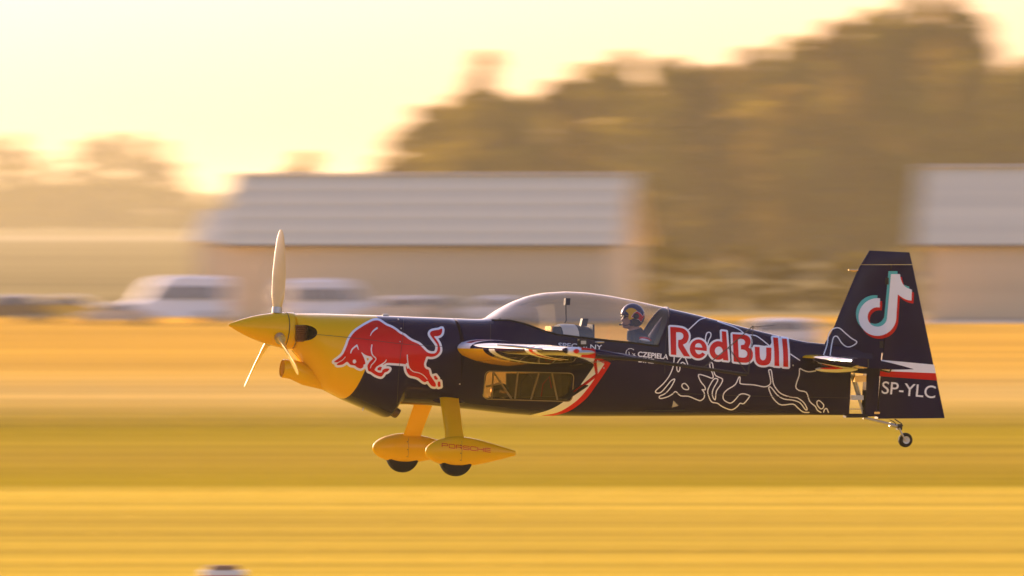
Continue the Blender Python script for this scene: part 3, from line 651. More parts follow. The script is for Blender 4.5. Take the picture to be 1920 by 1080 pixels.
# fin and rudder: thin symmetric sections between leading and trailing edge lines
FIN_LE = [(1545, 646), (1556, 628), (1565, 610), (1572, 592), (1608, 506), (1631, 468)]; FIN_TE = [(1706.5, 476), (1771, 782)]
le = np.array([P(a, b_) for a, b_ in FIN_LE]); te = np.array([P(a, b_) for a, b_ in FIN_TE]); o_ = np.argsort(le[:, 2])
def XLE(z): return np.interp(z, le[o_, 2], le[o_, 0])
def XTE(z): return te[0, 0]+(z-te[0, 2])*(te[1, 0]-te[0, 0])/(te[1, 2]-te[0, 2])
hin = np.array([P(1668, 505), P(1643, 784)])
def XHI(z): return hin[0, 0]+(z-hin[0, 2])*(hin[1, 0]-hin[0, 0])/(hin[1, 2]-hin[0, 2])
def fin_half(x, z):
    a, b_, h_ = XLE(z), XTE(z), XHI(z); tm = 0.045
    f1 = tm*np.sqrt(np.clip((x-a)/np.maximum(h_-a, .05), 0, 1)*(2-np.clip((x-a)/np.maximum(h_-a, .05), 0, 1)))
    f2 = tm*(1-np.clip((x-h_)/(b_-h_), 0, 1))+.002; return np.where(x < h_, f1, f2)
def near_side(x, z):
    a = np.where((z < TOP(x)-.002) & (x < XB), side(x, z), 0); return np.maximum(a, np.where(z > 0.3, fin_half(x, z), 0))
def fin_mesh(name, za, zb, xa, xb, mat, nz=26, nx=16, tipr=0.0):
    v, f = [], []
    for j in range(nz):
        z = za+(zb-za)*j/(nz-1); a, b_ = xa(z), xb(z)
        row = [a+(b_-a)*(1-math.cos(math.pi*i/(nx-1)/2 if xa is XLE else math.pi*i/(nx-1)))/(1 if xa is XLE else 2) for i in range(nx)]
        for s in (-1, 1): v += [(x, s*max(float(fin_half(np.array(x), np.array(z))), 1e-4 if (xa is XLE and x == a) else .0018), z) for x in row]
    for j in range(nz-1):
        for s in range(2):
            for i in range(nx-1):
                a = j*2*nx+s*nx+i; q = (a, a+1, a+2*nx+1, a+2*nx); f.append(q)
        a = j*2*nx; f.append((a, a+nx, a+3*nx, a+2*nx)); f.append((a+nx-1, a+2*nx-1, a+4*nx-1, a+3*nx-1))
    for j in (0, nz-1): 
        for i in range(nx-1): a = j*2*nx+i; f.append((a, a+1, a+nx+1, a+nx))
    o = link(name, fixn(mesh(name, v, f, mat, False)), plane); o.data.polygons.foreach_set('use_smooth', np.ones(len(o.data.polygons), dtype=bool)); o.data.set_sharp_from_angle(angle=R(40)); return o
zt_ = P(1660, 470)[2]; zf0 = P(1560, 662)[2]; zr0 = P(1650, 785)[2]
zcut = P(1640, 496)[2]
fin = fin_mesh('fin', zf0, zcut-.004, XLE, lambda z: XHI(z)-.008, NAVY)
rud = fin_mesh('rudder', zr0, zcut-.004, XHI, XTE, NAVY, 30)
# horn balance: the rudder runs forward over the top of the fin
def XTOPLE(z): return XLE(z)
def fm_top():
    v, f = [], []; nz, nx = 8, 22
    for j in range(nz):
        z = zcut+.002+(zt_-zcut)*j/(nz-1); a = XLE(z); b_ = XTE(z)
        row = [a+(b_-a)*(1-math.cos(math.pi*i/(nx-1)))/2 for i in range(nx)]
        zz = [z-(x-a)*.045*j/(nz-1) for x in row]
        th = [max(float(fin_half(np.array(x), np.array(z)))*(1-.35*(j/(nz-1))**3), .001) for x in row]
        for s in (-1, 1): v += [(x, s*t, q) for x, t, q in zip(row, th, zz)]
    for j in range(nz-1):
        for s in range(2):
            for i in range(nx-1): a = j*2*nx+s*nx+i; f.append((a, a+1, a+2*nx+1, a+2*nx))
        a = j*2*nx; f.append((a, a+nx, a+3*nx, a+2*nx)); f.append((a+nx-1, a+2*nx-1, a+4*nx-1, a+3*nx-1))
    for j in (0, nz-1):
        for i in range(nx-1): a = j*2*nx+i; f.append((a, a+1, a+nx+1, a+nx))
    me = fixn(mesh('horn_balance', v, f, NAVY, False)); me.polygons.foreach_set('use_smooth', np.ones(len(me.polygons), dtype=bool)); me.set_sharp_from_angle(angle=R(40)); return link('horn_balance', me, rud)
fm_top()
for zpx in (527, 646):
    p = surf_pt(1665-(zpx-505)*.09, zpx, near_side, 0); MB().box((p[0], 0, p[2]), (.035, .105, .07)).build('hinge', M['matte'], rud, False)
MB().box(tuple(P(1641, 774)), (.06, .11, .022)).build('rudder_fitting', M['gold'], rud, False)
p = P(1604, 507); MB().tube([p+np.array([0.03, 0, 0]), p+np.array([-.03, 0, 0]), p+np.array([-.075, 0, .004])], [.008, .012, .006], 8).build('tail_antenna', M['gold'], fin)

# --- bull emblem on the cowling
B = lambda pts: [(620+a/6.75, 580+b_/6.75) for a, b_ in pts]
body = B([(45, 660), (110, 612), (160, 560), (205, 460), (235, 380), (300, 290), (400, 220), (470, 180), (540, 148), (600, 145), (640, 165), (700, 205), (760, 230), (820, 265), (870, 305), (930, 335), (980, 375), (1040, 410), (1110, 440), (1160, 485), (1210, 535), (1260, 558), (1320, 555), (1346, 520), (1350, 460), (1320, 410), (1275, 350), (1255, 310), (1275, 280), (1320, 268), (1370, 260), (1407, 246), (1408, 290), (1390, 325), (1350, 342), (1308, 345), (1340, 390), (1370, 440), (1384, 500), (1375, 545), (1330, 588), (1270, 603), (1215, 598), (1195, 640), (1180, 690), (1188, 732), (1210, 755), (1240, 768), (1256, 828), (1290, 880), (1326, 935), (1326, 975), (1280, 970), (1245, 930), (1225, 905), (1190, 922), (1150, 900), (1110, 868), (1060, 850), (1000, 835), (962, 790), (950, 735), (950, 700), (925, 692), (860, 686), (770, 680), (705, 680), (670, 700), (625, 710), (580, 735), (562, 762), (575, 785), (612, 800), (645, 795), (655, 768), (690, 750), (742, 753), (715, 788), (682, 800), (658, 835), (630, 852), (570, 832), (510, 792), (476, 778), (464, 730), (468, 700), (500, 655), (530, 625), (505, 600), (440, 578), (388, 545), (412, 600), (432, 650), (437, 692), (415, 700), (412, 728), (378, 750), (335, 735), (300, 710), (250, 702), (215, 668), (195, 668), (150, 698), (85, 706), (78, 690), (100, 672), (60, 670)])
hoofs = [B([(1303, 845), (1328, 838), (1356, 875), (1345, 893), (1312, 882)]), B([(1355, 912), (1385, 912), (1390, 975), (1362, 982), (1350, 955)]), B([(590, 745), (620, 725), (648, 730), (632, 776), (592, 770)])]
cuts = [([(585, 240), (545, 270), (518, 300), (500, 335)], (24, 8)), ([(252, 552), (272, 505), (330, 455)], (15, 20)), ([(330, 455), (352, 512)], (20, 8)), ([(88, 674), (140, 648), (165, 625), (184, 602)], (8, 9)),
        ([(388, 545), (410, 572), (436, 596), (505, 604)], (8, 18)), ([(520, 452), (513, 520), (530, 580), (572, 625), (545, 672), (515, 705), (500, 742)], (16, 10)), ([(703, 640), (685, 668), (640, 700), (590, 730), (566, 765)], (12, 22)),
        ([(968, 578), (972, 650), (990, 730), (1040, 785), (1120, 805), (1180, 840), (1220, 886)], (14, 9)), ([(960, 690), (975, 740)], 22), ([(575, 740), (580, 780), (640, 790)], 10)]
cuts = [(cr(B(a)), tuple(q/6.75 for q in b_) if isinstance(b_, tuple) else b_/6.75) for a, b_ in cuts]
eye = B([(298+24*math.sin(t)*(1 if t < 3 else .9), 660+26*math.cos(t)) for t in np.linspace(0, 6.28, 13)[:-1]])
bodyc = cr(body, True, 3)
def bull_out(X, Y):
    d = polyd(bodyc, X, Y)
    for h in hoofs: d = np.minimum(d, polyd(h, X, Y))
    return d-4.3
def bull_red(X, Y):
    d = polyd(bodyc, X, Y)
    for c_, w_ in cuts: d = np.maximum(d, -stroked(c_, w_, X, Y))
    d = np.maximum(d, -(polyd(hoofs[2], X, Y)-2.0))
    d = np.maximum(d, -polyd(eye, X, Y))
    for h in hoofs: d = np.minimum(d, polyd(h, X, Y))
    return d
bw = decal('bull_outline', bull_out, (614, 594, 842, 736), 1.1, side, WHT, .002)
decal('bull', bull_red, (620, 598, 836, 730), .8, side, RED, .0042, bw)

# --- RedBull lettering on the rear fuselage
Z5 = lambda pts: [(1220+a/6.857, 580+b_/6.857) for a, b_ in pts]
letters = [
 ([Z5([(248, 228), (300, 230), (360, 236), (420, 250), (465, 285), (487, 335), (480, 390), (455, 432), (412, 455), (460, 535), (505, 608), (425, 602), (385, 540), (353, 482), (353, 393), (380, 392), (405, 378), (418, 350), (410, 318), (380, 299), (324, 296), (325, 440), (328, 588), (258, 582)])], [], None),
 ([Z5([(610+110*math.cos(t), 510+122*math.sin(t)) for t in np.linspace(0, 6.283, 33)[:-1]])], [Z5([(568, 487), (575, 455), (600, 438), (630, 440), (650, 460), (662, 493)]), Z5([(566, 520), (720, 538), (735, 590), (714, 588), (662, 553), (640, 572), (612, 578), (585, 560)])], None),
 ([Z5([(866+112*math.cos(t), 530+120*math.sin(t)) for t in np.linspace(0, 6.283, 33)[:-1]]), Z5([(911, 284), (968, 290), (982, 470), (996, 660), (928, 652)])], [Z5([(873+51*math.cos(t), 535+55*math.sin(t)) for t in np.linspace(0, 6.283, 25)[:-1]])], None),
 ([Z5([(1050, 320), (1120, 325), (1180, 328), (1235, 340), (1270, 370), (1282, 420), (1270, 465), (1255, 492), (1290, 515), (1310, 560), (1308, 620), (1285, 660), (1240, 684), (1190, 686), (1065, 672)])], [Z5([(1118, 385), (1165, 383), (1197, 395), (1213, 422), (1200, 455), (1157, 462), (1157, 516), (1200, 521), (1232, 545), (1240, 578), (1222, 612), (1190, 622), (1130, 615)])], None),
 ([Z5([(1335, 482), (1398, 486), (1402, 600), (1412, 640), (1440, 658), (1468, 645), (1482, 600), (1482, 492), (1550, 496), (1546, 640), (1530, 690), (1495, 715), (1445, 722), (1395, 712), (1358, 680), (1343, 630)])], [], None),
 ([Z5([(1570, 365), (1634, 370), (1646, 520), (1651, 732), (1588, 725), (1586, 540)])], [], None), ([Z5([(1685, 380), (1748, 384), (1762, 540), (1766, 742), (1702, 738), (1700, 560)])], [], None)]
def soft(pts, lim=50, n=5):
    """round off the shallow corners of an outline and keep the sharp ones"""
    p = [np.array(a, float) for a in pts]; k = len(p); sh = []
    for i in range(k):
        u, v = p[i]-p[i-1], p[(i+1) % k]-p[i]; sh.append(abs(math.degrees(math.atan2(u[0]*v[1]-u[1]*v[0], u@v))) > lim)
    o = []
    for i in range(k):
        a, b_, c, d = p[i-1], p[i], p[(i+1) % k], p[(i+2) % k]; j2 = (i+1) % k
        if sh[i]: a = b_-(c-b_)*.3
        if sh[j2]: d = c+(c-b_)*.3
        if sh[i] and sh[j2]: o.append(b_); continue
        # tangents scaled to the segment length keep long straight runs straight
        L = np.linalg.norm(c-b_); t0 = (c-a); t0 = t0/max(np.linalg.norm(t0), 1e-6)*L; t1 = (d-b_); t1 = t1/max(np.linalg.norm(t1), 1e-6)*L
        for j in range(n):
            t = j/n; o.append((2*t**3-3*t*t+1)*b_+(t**3-2*t*t+t)*t0+(-2*t**3+3*t*t)*c+(t**3-t*t)*t1)
    return o
letters = [([soft(a) if len(a) < 30 else a for a in L_[0]], [soft(a) if len(a) < 20 else a for a in L_[1]], None) for L_ in letters]
def lt(i, X, Y):
    d = None
    for p in letters[i][0]: q = polyd(p, X, Y); d = q if d is None else np.minimum(d, q)
    for p in letters[i][1]: d = np.maximum(d, -polyd(p, X, Y))
    return d
def word_bg(a, b_):
    def g(X, Y):
        d = None
        for i in range(a, b_):
            q = None
            for p in letters[i][0]: s_ = polyd(p, X, Y); q = s_ if q is None else np.minimum(q, s_)
            d = q if d is None else np.minimum(d, q)
        if b_ == 3: d = np.minimum(d, polyd(Z5([(330, 300), (480, 470), (520, 600), (330, 590)]), X, Y))
        if b_ == 7: d = np.minimum(d, polyd(Z5([(1480, 600), (1600, 400), (1720, 400), (1730, 725), (1590, 720), (1470, 700)]), X, Y)); d = np.minimum(d, polyd(Z5([(1240, 480), (1360, 600), (1400, 480), (1540, 500), (1540, 640), (1350, 660)]), X, Y)+1.2)
        return d-3.7
    return g
wb = [decal('lettering_backing', word_bg(0, 3), (1249, 606, 1373, 686), 1.1, side, WHT, .0036), decal('lettering_backing', word_bg(3, 7), (1366, 618, 1486, 698), 1.1, side, WHT, .0036)]
for i in range(7):
    a = np.concatenate([np.array(p) for p in letters[i][0]]); decal('letter', lambda X, Y, i=i: lt(i, X, Y), (a[:, 0].min()-1, a[:, 1].min()-1, a[:, 0].max()+1, a[:, 1].max()+1), .6, side, RED, .0055, wb[0] if i < 3 else wb[1])

# --- outlined bull on the rear fuselage
Z6 = lambda pts: [(1220+a/4.8, 670+b_/4.8) for a, b_ in pts]
T5 = lambda pts: [(1480+a/2.572, 440+b_/2.572) for a, b_ in pts]
ol = [Z6([(212, -20), (208, 40), (198, 95), (165, 170), (110, 240), (45, 300), (55, 320), (95, 312), (150, 250), (185, 208), (217, 198), (180, 270), (130, 325), (78, 350), (88, 370), (150, 355), (195, 330), (225, 307), (268, 345), (340, 350), (410, 378), (450, 388), (482, 358), (480, 315), (462, 290), (490, 292), (485, 262), (448, 215), (430, 155), (500, 170), (550, 188), (562, 165), (535, 95), (530, 55), (540, 45), (556, 58), (565, 115), (585, 165), (645, 195), (630, 245), (590, 305), (580, 382), (555, 345), (560, 290), (600, 215), (600, 195), (565, 198), (515, 290), (520, 345), (548, 400), (600, 412), (640, 440), (700, 466), (740, 468), (780, 440), (805, 412), (838, 415), (888, 355), (885, 342), (840, 328), (800, 335), (765, 375), (730, 407), (700, 408), (655, 378), (655, 330), (690, 290), (760, 245), (792, 180), (804, 185), (802, 225), (820, 240), (930, 248), (1020, 265), (1065, 250), (1080, 215), (1062, 125), (1070, 112), (1086, 122), (1100, 220), (1120, 270), (1170, 325), (1250, 355), (1320, 365), (1380, 410), (1408, 465), (1390, 468), (1345, 410), (1280, 385), (1200, 375), (1140, 340), (1100, 290), (1075, 265), (1062, 280), (1090, 350), (1130, 400), (1180, 428), (1280, 420), (1320, 450), (1370, 490), (1425, 494)]),
      Z6([(1485, 122), (1420, 130), (1370, 115), (1340, 102), (1336, 160), (1305, 260), (1335, 298), (1400, 315), (1430, 395), (1480, 440), (1500, 475), (1532, 494)]),
      Z6([(1495, 400), (1515, 388), (1555, 425), (1550, 455), (1528, 462), (1500, 430), (1495, 400)]), Z6([(1556, 492), (1565, 468), (1583, 460), (1600, 494)]), Z6([(285, 240), (310, 235), (340, 270), (335, 290), (300, 285), (280, 262), (285, 240)]),
      Z6([(285, -10), (240, 50), (235, 110), (250, 130), (262, 105), (265, 62), (290, 45), (325, 75), (332, 60), (308, 0)]),
      Z5([(485, 265), (560, 195), (630, 135), (700, 112)]), Z5([(860, 155), (940, 185), (1060, 225), (1150, 270), (1220, 325), (1330, 335), (1400, 370), (1520, 465)]), Z5([(1795, 575), (1870, 625), (1915, 655)]), Z5([(735, 440), (745, 400), (772, 345), (770, 308), (745, 295), (720, 310), (705, 360), (702, 400)]),
      T5([(163, 584), (182, 530), (190, 480), (210, 455), (240, 450), (270, 475), (300, 500), (325, 516), (312, 532), (280, 542), (252, 522), (232, 492), (214, 494), (204, 530), (196, 584)])]
olc = [cr(q, False, 3) for q in ol]
for i, q in enumerate(olc):
    a = np.array(q); decal('bull_line', lambda X, Y, q=q: stroked(q, 2.0, X, Y), (a[:, 0].min()-2, a[:, 1].min()-2, a[:, 0].max()+2, a[:, 1].max()+2), .9, near_side, WHT, .0028, fin if i == 10 else None, 0)

# --- musical note emblem on the fin and rudder
arc = lambda r, a0, a1, n: [(424+r*math.cos(R(a0+(a1-a0)*i/n)), 397+r*math.sin(R(a0+(a1-a0)*i/n))) for i in range(n+1)]
note = T5([(490, 190)]+[tuple(q) for q in cr([(532, 190), (537, 215), (548, 240), (566, 256), (590, 265)])]+[tuple(q) for q in cr([(588, 318), (566, 314), (545, 304), (522, 288)])]+arc(91, 0, 278, 40)+arc(47, 284, 0, 26))
base_e = None
for nme, mat_, dx, dy, off in (('emblem_teal', M['teal'], -12, -14, .002), ('emblem_red', RED, 10, 14, .0035), ('emblem_white', WHT, 0, 0, .005)):
    q = [(a+dx/2.572, b_+dy/2.572) for a, b_ in note]
    o = decal(nme, lambda X, Y, q=q: polyd(q, X, Y), (1598, 500, 1718, 642), .7, near_side, mat_, off, fin, 0)
# stripes on the rudder
decal('rudder_stripe_white', lambda X, Y: polyd(T5([(436, 603), (697.5, 627), (706, 668), (432, 657)]), X, Y), (1645, 670, 1756, 702), 1.0, near_side, WHT, .002, rud, 0)
decal('rudder_stripe_red', lambda X, Y: polyd(T5([(432, 657), (706, 668), (713, 703), (430, 682)]), X, Y), (1645, 690, 1760, 716), 1.0, near_side, RED, .002, rud, 0)

# --- text from the built-in font, laid on as vinyl
def text_fn(body, x0, y0, cap, slope, xs=1.0, bold=0.0, space=1.0):
    cu = bpy.data.curves.new('t', 'FONT'); cu.body = body; cu.size = 1.0; cu.space_character = space; ob = bpy.data.objects.new('t', cu); COL.objects.link(ob)
    bpy.context.view_layer.update(); me = bpy.data.meshes.new_from_object(ob.evaluated_get(bpy.context.evaluated_depsgraph_get()))
    me.calc_loop_triangles(); v = np.array([q.co[:2] for q in me.vertices]); capu = .69; k = cap/capu
    X_l = v[:, 0]*k*xs; Y_l = -v[:, 1]*k; c_, s_ = math.cos(slope), math.sin(slope)
    pv = np.stack([x0+X_l*c_-Y_l*s_*1.0, y0+X_l*s_+Y_l*c_], 1)
    tris = [tuple(t.vertices) for t in me.loop_triangles]; cnt = {}
    for t in tris:
        for a, b_ in ((t[0], t[1]), (t[1], t[2]), (t[2], t[0])): kk = (min(a, b_), max(a, b_)); cnt[kk] = cnt.get(kk, 0)+1
    ed = [e for e, c in cnt.items() if c == 1]; bpy.data.objects.remove(ob)
    def fn(X, Y):
        d2 = np.full(X.shape, 1e18); ins = np.zeros(X.shape, bool)
        for a, b_ in ed:
            a, b_ = pv[a], pv[b_]; e = b_-a; wx, wy = X-a[0], Y-a[1]; t = np.clip((wx*e[0]+wy*e[1])/max(e@e, 1e-12), 0, 1); d2 = np.minimum(d2, (wx-e[0]*t)**2+(wy-e[1]*t)**2)
            cc = ((a[1] <= Y) != (b_[1] <= Y))
            if abs(e[1]) > 1e-12: ins ^= cc & (X < a[0]+(Y-a[1])*e[0]/e[1])
        return np.sqrt(d2)*np.where(ins, -1, 1)-bold
    return fn, (pv[:, 0].min()-1-bold, pv[:, 1].min()-1-bold, pv[:, 0].max()+1+bold, pv[:, 1].max()+1+bold)
def text(name, body, x0, y0, x1, cap, slope, f, mat, off, parent, bold=0.0, step=.4, y0g=-.3, space=1.0):
    fn, bx_ = text_fn(body, x0, y0, cap, slope, 1.0, 0, space); wnat = bx_[2]-bx_[0]-2; fn, bx_ = text_fn(body, x0, y0, cap, slope, (x1-x0)/wnat, bold, space)
    return decal(name, fn, bx_, step, f, mat, off, parent, y0g)
text('registration', 'SP-YLC', 1651.5, 737.5, 1753, 23, R(5.2), near_side, WHT, .002, rud, .15, .5, 0)
text('lettering', 'CZEPIELA', 1195, 668.2, 1251, 9.2, R(5.6), side, WHT, .003, ho_, .4, .35)
text('lettering', 'BIKE', 1196, 678.6, 1225, 8.2, R(5.6), side, WHT, .003, ho_, .4, .35)
text('lettering', 'SPECJALNY', 1046, 651, 1128, 8.5, R(3.2), side, WHT, .003, ho_, .2, .4)
gear_sym = [cr([(1182+8.5*math.cos(t), 662+8.5*math.sin(t)) for t in np.linspace(a, b_, 6)]) for a, b_ in ((2.6, 3.9), (4.1, 4.5), (4.7, 5.0), (5.2, 5.5))]
for q in gear_sym+[[(1179, 660), (1180, 666)], [(1186, 663), (1192, 668)], [(1187, 668), (1190, 663)]]:
    a = np.array(q); decal('ring_mark', lambda X, Y, q=q: stroked(q, 1.2, X, Y), (a[:, 0].min()-2, a[:, 1].min()-2, a[:, 0].max()+2, a[:, 1].max()+2), .5, side, WHT, .003)
# white and red diagonal band behind the window
def curveband(pts): return cr(pts, False, 6)
wband = curveband([(1121, 674), (1104, 700), (1083, 728), (1058, 752), (1030, 768), (990, 779)])+curveband([(1014, 779), (1048, 772), (1080, 752), (1102, 728), (1120, 702), (1136, 678)])
rband = curveband([(1136, 678), (1120, 702), (1102, 728), (1080, 752), (1048, 772), (1014, 779)])+curveband([(1036, 780), (1068, 770), (1098, 748), (1118, 722), (1136, 696), (1148, 676)])
winf = lambda X, Y: polyd(WIN, X, Y)-2.0
decal('fuselage_band_white', lambda X, Y: np.maximum(polyd(wband, X, Y), -winf(X, Y)), (985, 670, 1142, 782), 1.0, side, WHT, .002)
decal('fuselage_band_red', lambda X, Y: np.maximum(polyd(rband, X, Y), -winf(X, Y)), (1010, 672, 1152, 783), 1.0, side, RED, .002)
# frame of the side window, panel seams, fasteners
decal('window_frame', lambda X, Y: np.abs(polyd(WIN, X, Y)-1.2)-.9, (900, 690, 1082, 758), .8, side, bsdf('frame_bronze', (.22, .18, .13), .35, metal=.6), .003)
seams = [[(590, 627), (680, 636), (752, 645), (830, 650)], [(757, 600), (754, 640), (748, 690), (744, 757)], [(920, 602), (919, 640)], [(1256, 582), (1248, 640), (1246, 700)], [(547, 657), (575, 690), (598, 722)], [(1240, 736), (1400, 742), (1590, 746)]]
for q in seams:
    a = np.array(q); decal('panel_seam', lambda X, Y, q=q: stroked(cr(q), .8, X, Y), (a[:, 0].min()-2, a[:, 1].min()-2, a[:, 0].max()+2, a[:, 1].max()+2), .7, side, M['line'], .0062)
for a, b_ in ((752, 616), (750, 641), (747, 599), (862, 720), (1132, 690), (1315, 666), (1487, 685)):
    p = surf_pt(a, b_, side, -.3); MB().ell(tuple(p), (.009, .006, .009), 10, 6).build('fastener', M['steel'], ho_)
p = P(723, 591); MB().lathe(tuple(p), (0, 0, 1), [(-.02, .035), (.008, .035), (.014, .02), (.015, 0)], 16).build('filler_cap', M['steel'], ho_)
p = surf_pt(1124, 641.5, side, -.3); MB().ell(tuple(p), (.055, .012, .012), 14, 8).build('canopy_latch', M['steel'], ho_)

# --- canopy
def canopy():
    st = np.linspace(XC0+.004, XC1-.004, 64); v, f = [], []; NB = 22
    for x in st:
        ts = sill_t(x); y, z = ring_pts(x, ts, math.pi/2, NB+1); x2 = x
        r = [(x+float(shear(x, q)), -p_, q) for p_, q in zip(y, z)]+[(x+float(shear(x, q)), p_, q) for p_, q in zip(y[-2::-1], z[-2::-1])]; v += r
    N = 2*NB+1
    for i in range(len(st)-1):
        for k in range(N-1): f.append((i*N+k, i*N+k+1, (i+1)*N+k+1, (i+1)*N+k))
    o = link('canopy', mesh('canopy', v, f, M['canopy'], True), plane)
    # frame bow at the rear edge and rails on both sides
    rr = v[(len(st)-1)*N:len(st)*N]; MB().tube([Vector(p) for p in rr], .012, 8).build('canopy_bow', NAVY, o)
    for k in (0, N-1): MB().tube([Vector(v[i*N+k]) for i in range(len(st))], .010, 8).build('canopy_rail', M['matte'], o)
canopy()
# side window panes
def pane(s):
    q = [surf_pt(a, b_, side, -.4) for a, b_ in WIN]; me = mesh('window_pane', [(p[0], s*(abs(p[1])-.006), p[2]) for p in q], [tuple(range(len(q)))], M['pane'], False); link('window_pane', me, plane)
pane(-1); pane(1)
# headrest fairing behind the seat
hr_ = MB(); n0 = 10; xr = P(1249, 577)[0]
v, f = [], []
for i in range(n0):
    t = i/(n0-1); x = xr-.30*(1-t); zb = float(SILL(min(x, XC1-.01)))-.25; zt2 = zb+.1+(float(TOP(xr))-.03-zb-.1)*(t**.75); wd = .26-.05*t
    for k in range(13):
        a = math.pi*k/12; v.append((x+.0, -wd*math.cos(a), zb+(zt2-zb)*math.sin(a)**.8))
for i in range(n0-1):
    for k in range(12): f.append((i*13+k, i*13+k+1, (i+1)*13+k+1, (i+1)*13+k))
    f.append((i*13, (i+1)*13, (i+1)*13+12, i*13+12))
f.append(tuple(range(13))); f.append(tuple((n0-1)*13+k for k in range(12, -1, -1)))
hr_.add(v, f); hr_.build('headrest_fairing', bsdf('fairing_satin', (.012, .012, .03), .55, spec=.0, coat=.25, coat_ior=1.15), plane)
# instrument coaming, display, visor plate
def pxbox(mb, x0, y0, x1, y1, ya, yb, m=0, lean=0.0):
    p0, p1 = P(x0, y1, 0), P(x1, y0, 0); v = []
    for y in (ya, yb): v += [(p0[0], y, p0[2]), (p1[0], y, p0[2]), (p1[0]+lean, y, p1[2]), (p0[0]+lean, y, p1[2])]
    mb.add(v, [(0, 1, 2, 3), (7, 6, 5, 4), (0, 4, 5, 1), (1, 5, 6, 2), (2, 6, 7, 3), (3, 7, 4, 0)], m); return mb
def coaming():
    v, f = [], []; xs = [P(a, 0)[0] for a in (1045, 1056, 1074, 1100)]; top = [608, 607, 608, 613]; bot = 650; wd = [.20, .21, .21, .21]
    for x, t, w_ in zip(xs, top, wd):
        zt, zb = P(1070, t)[2], P(1070, bot)[2]
        for k in range(13): a = math.pi*k/12; v.append((x, -w_*math.cos(a), zb+(zt-zb)*min(1, math.sin(a)**.55)))
    for i in range(3):
        for k in range(12): f.append((i*13+k, i*13+k+1, (i+1)*13+k+1, (i+1)*13+k))
    f.append(tuple(range(13))); f.append(tuple(39+k for k in range(12, -1, -1)))
    q = MB(); q.add(v, f); return q
cm = coaming(); cm.m = [0 if i < 24 else 1 for i in range(len(cm.f))]; co_ = cm.build('coaming', [M['tan'], M['matte']], plane)
pxbox(MB(), 1031, 612, 1053, 628, -.10, .12).build('instrument_box', M['matte'], co_, False)
pxbox(MB(), 1028, 612, 1031, 622, -.09, .10).build('instrument_face', M['gold'], co_, False)
pxbox(MB(), 1083, 597, 1094, 612, -.10, -.04, lean=.02).build('display', M['matte'], co_, False)
pxbox(MB(), 1101.5, 608, 1105, 634, -.16, .16).build('panel_plate', M['matte'], co_, False)
a, b_, c = PV(1059, 606, 0), PV(1061.5, 601, 0), PV(1061, 570, 0)
MB().tube([a, b_, c], .006, 8).build('camera_stalk', M['matte'], co_)
pxbox(MB(), 1058.5, 559, 1067, 572, -.03, .03, lean=.005).build('cockpit_camera', M['matte'], co_, False)
# cockpit tube frame seen through the side window
for q in ([(925, 697), (962, 752)], [(971, 697), (965, 752)], [(912, 725), (940, 718)], [(925, 697), (922, 750)], [(1010, 700), (995, 750)], [(1035, 700), (1045, 750)]):
    MB().tube([PV(q[0][0], q[0][1], -.28), PV(q[1][0], q[1][1], -.28)], .010, 8).build('frame_tube', M['tube'], plane)
for q in ([(938, 700), (936, 752)], [(955, 715), (915, 735)], [(950, 705), (990, 745)]):
    MB().tube([PV(q[0][0]+20, q[0][1], .22), PV(q[1][0]+20, q[1][1], .22)], .013, 8).build('frame_tube', M['steel'], plane)
for k, q in enumerate(([(975, 745), (978, 715), (990, 702), (1000, 712), (1002, 745)], [(1014, 748), (1018, 720), (1030, 706), (1034, 728)])):
    MB().tube([PV(a, b_, -.15) for a, b_ in q], .006, 6).build('hose', RED if k else M['matte'], plane)
MB().ell(tuple(P(938, 735, 0)), (.10, .12, .09)).build('header_tank', M['gold'], plane)
pxbox(MB(), 962, 700, 1065, 752, .20, .23).build('far_window_blocker', bsdf('blocker_olive', (.07, .055, .02), .6, noise=.3), plane, False)  # plain dark panel added to block bright light from the far window
MB().box(tuple(P(1010, 745, 0)), (.9, .5, .02)).build('cockpit_floor', M['matte'], plane, False)

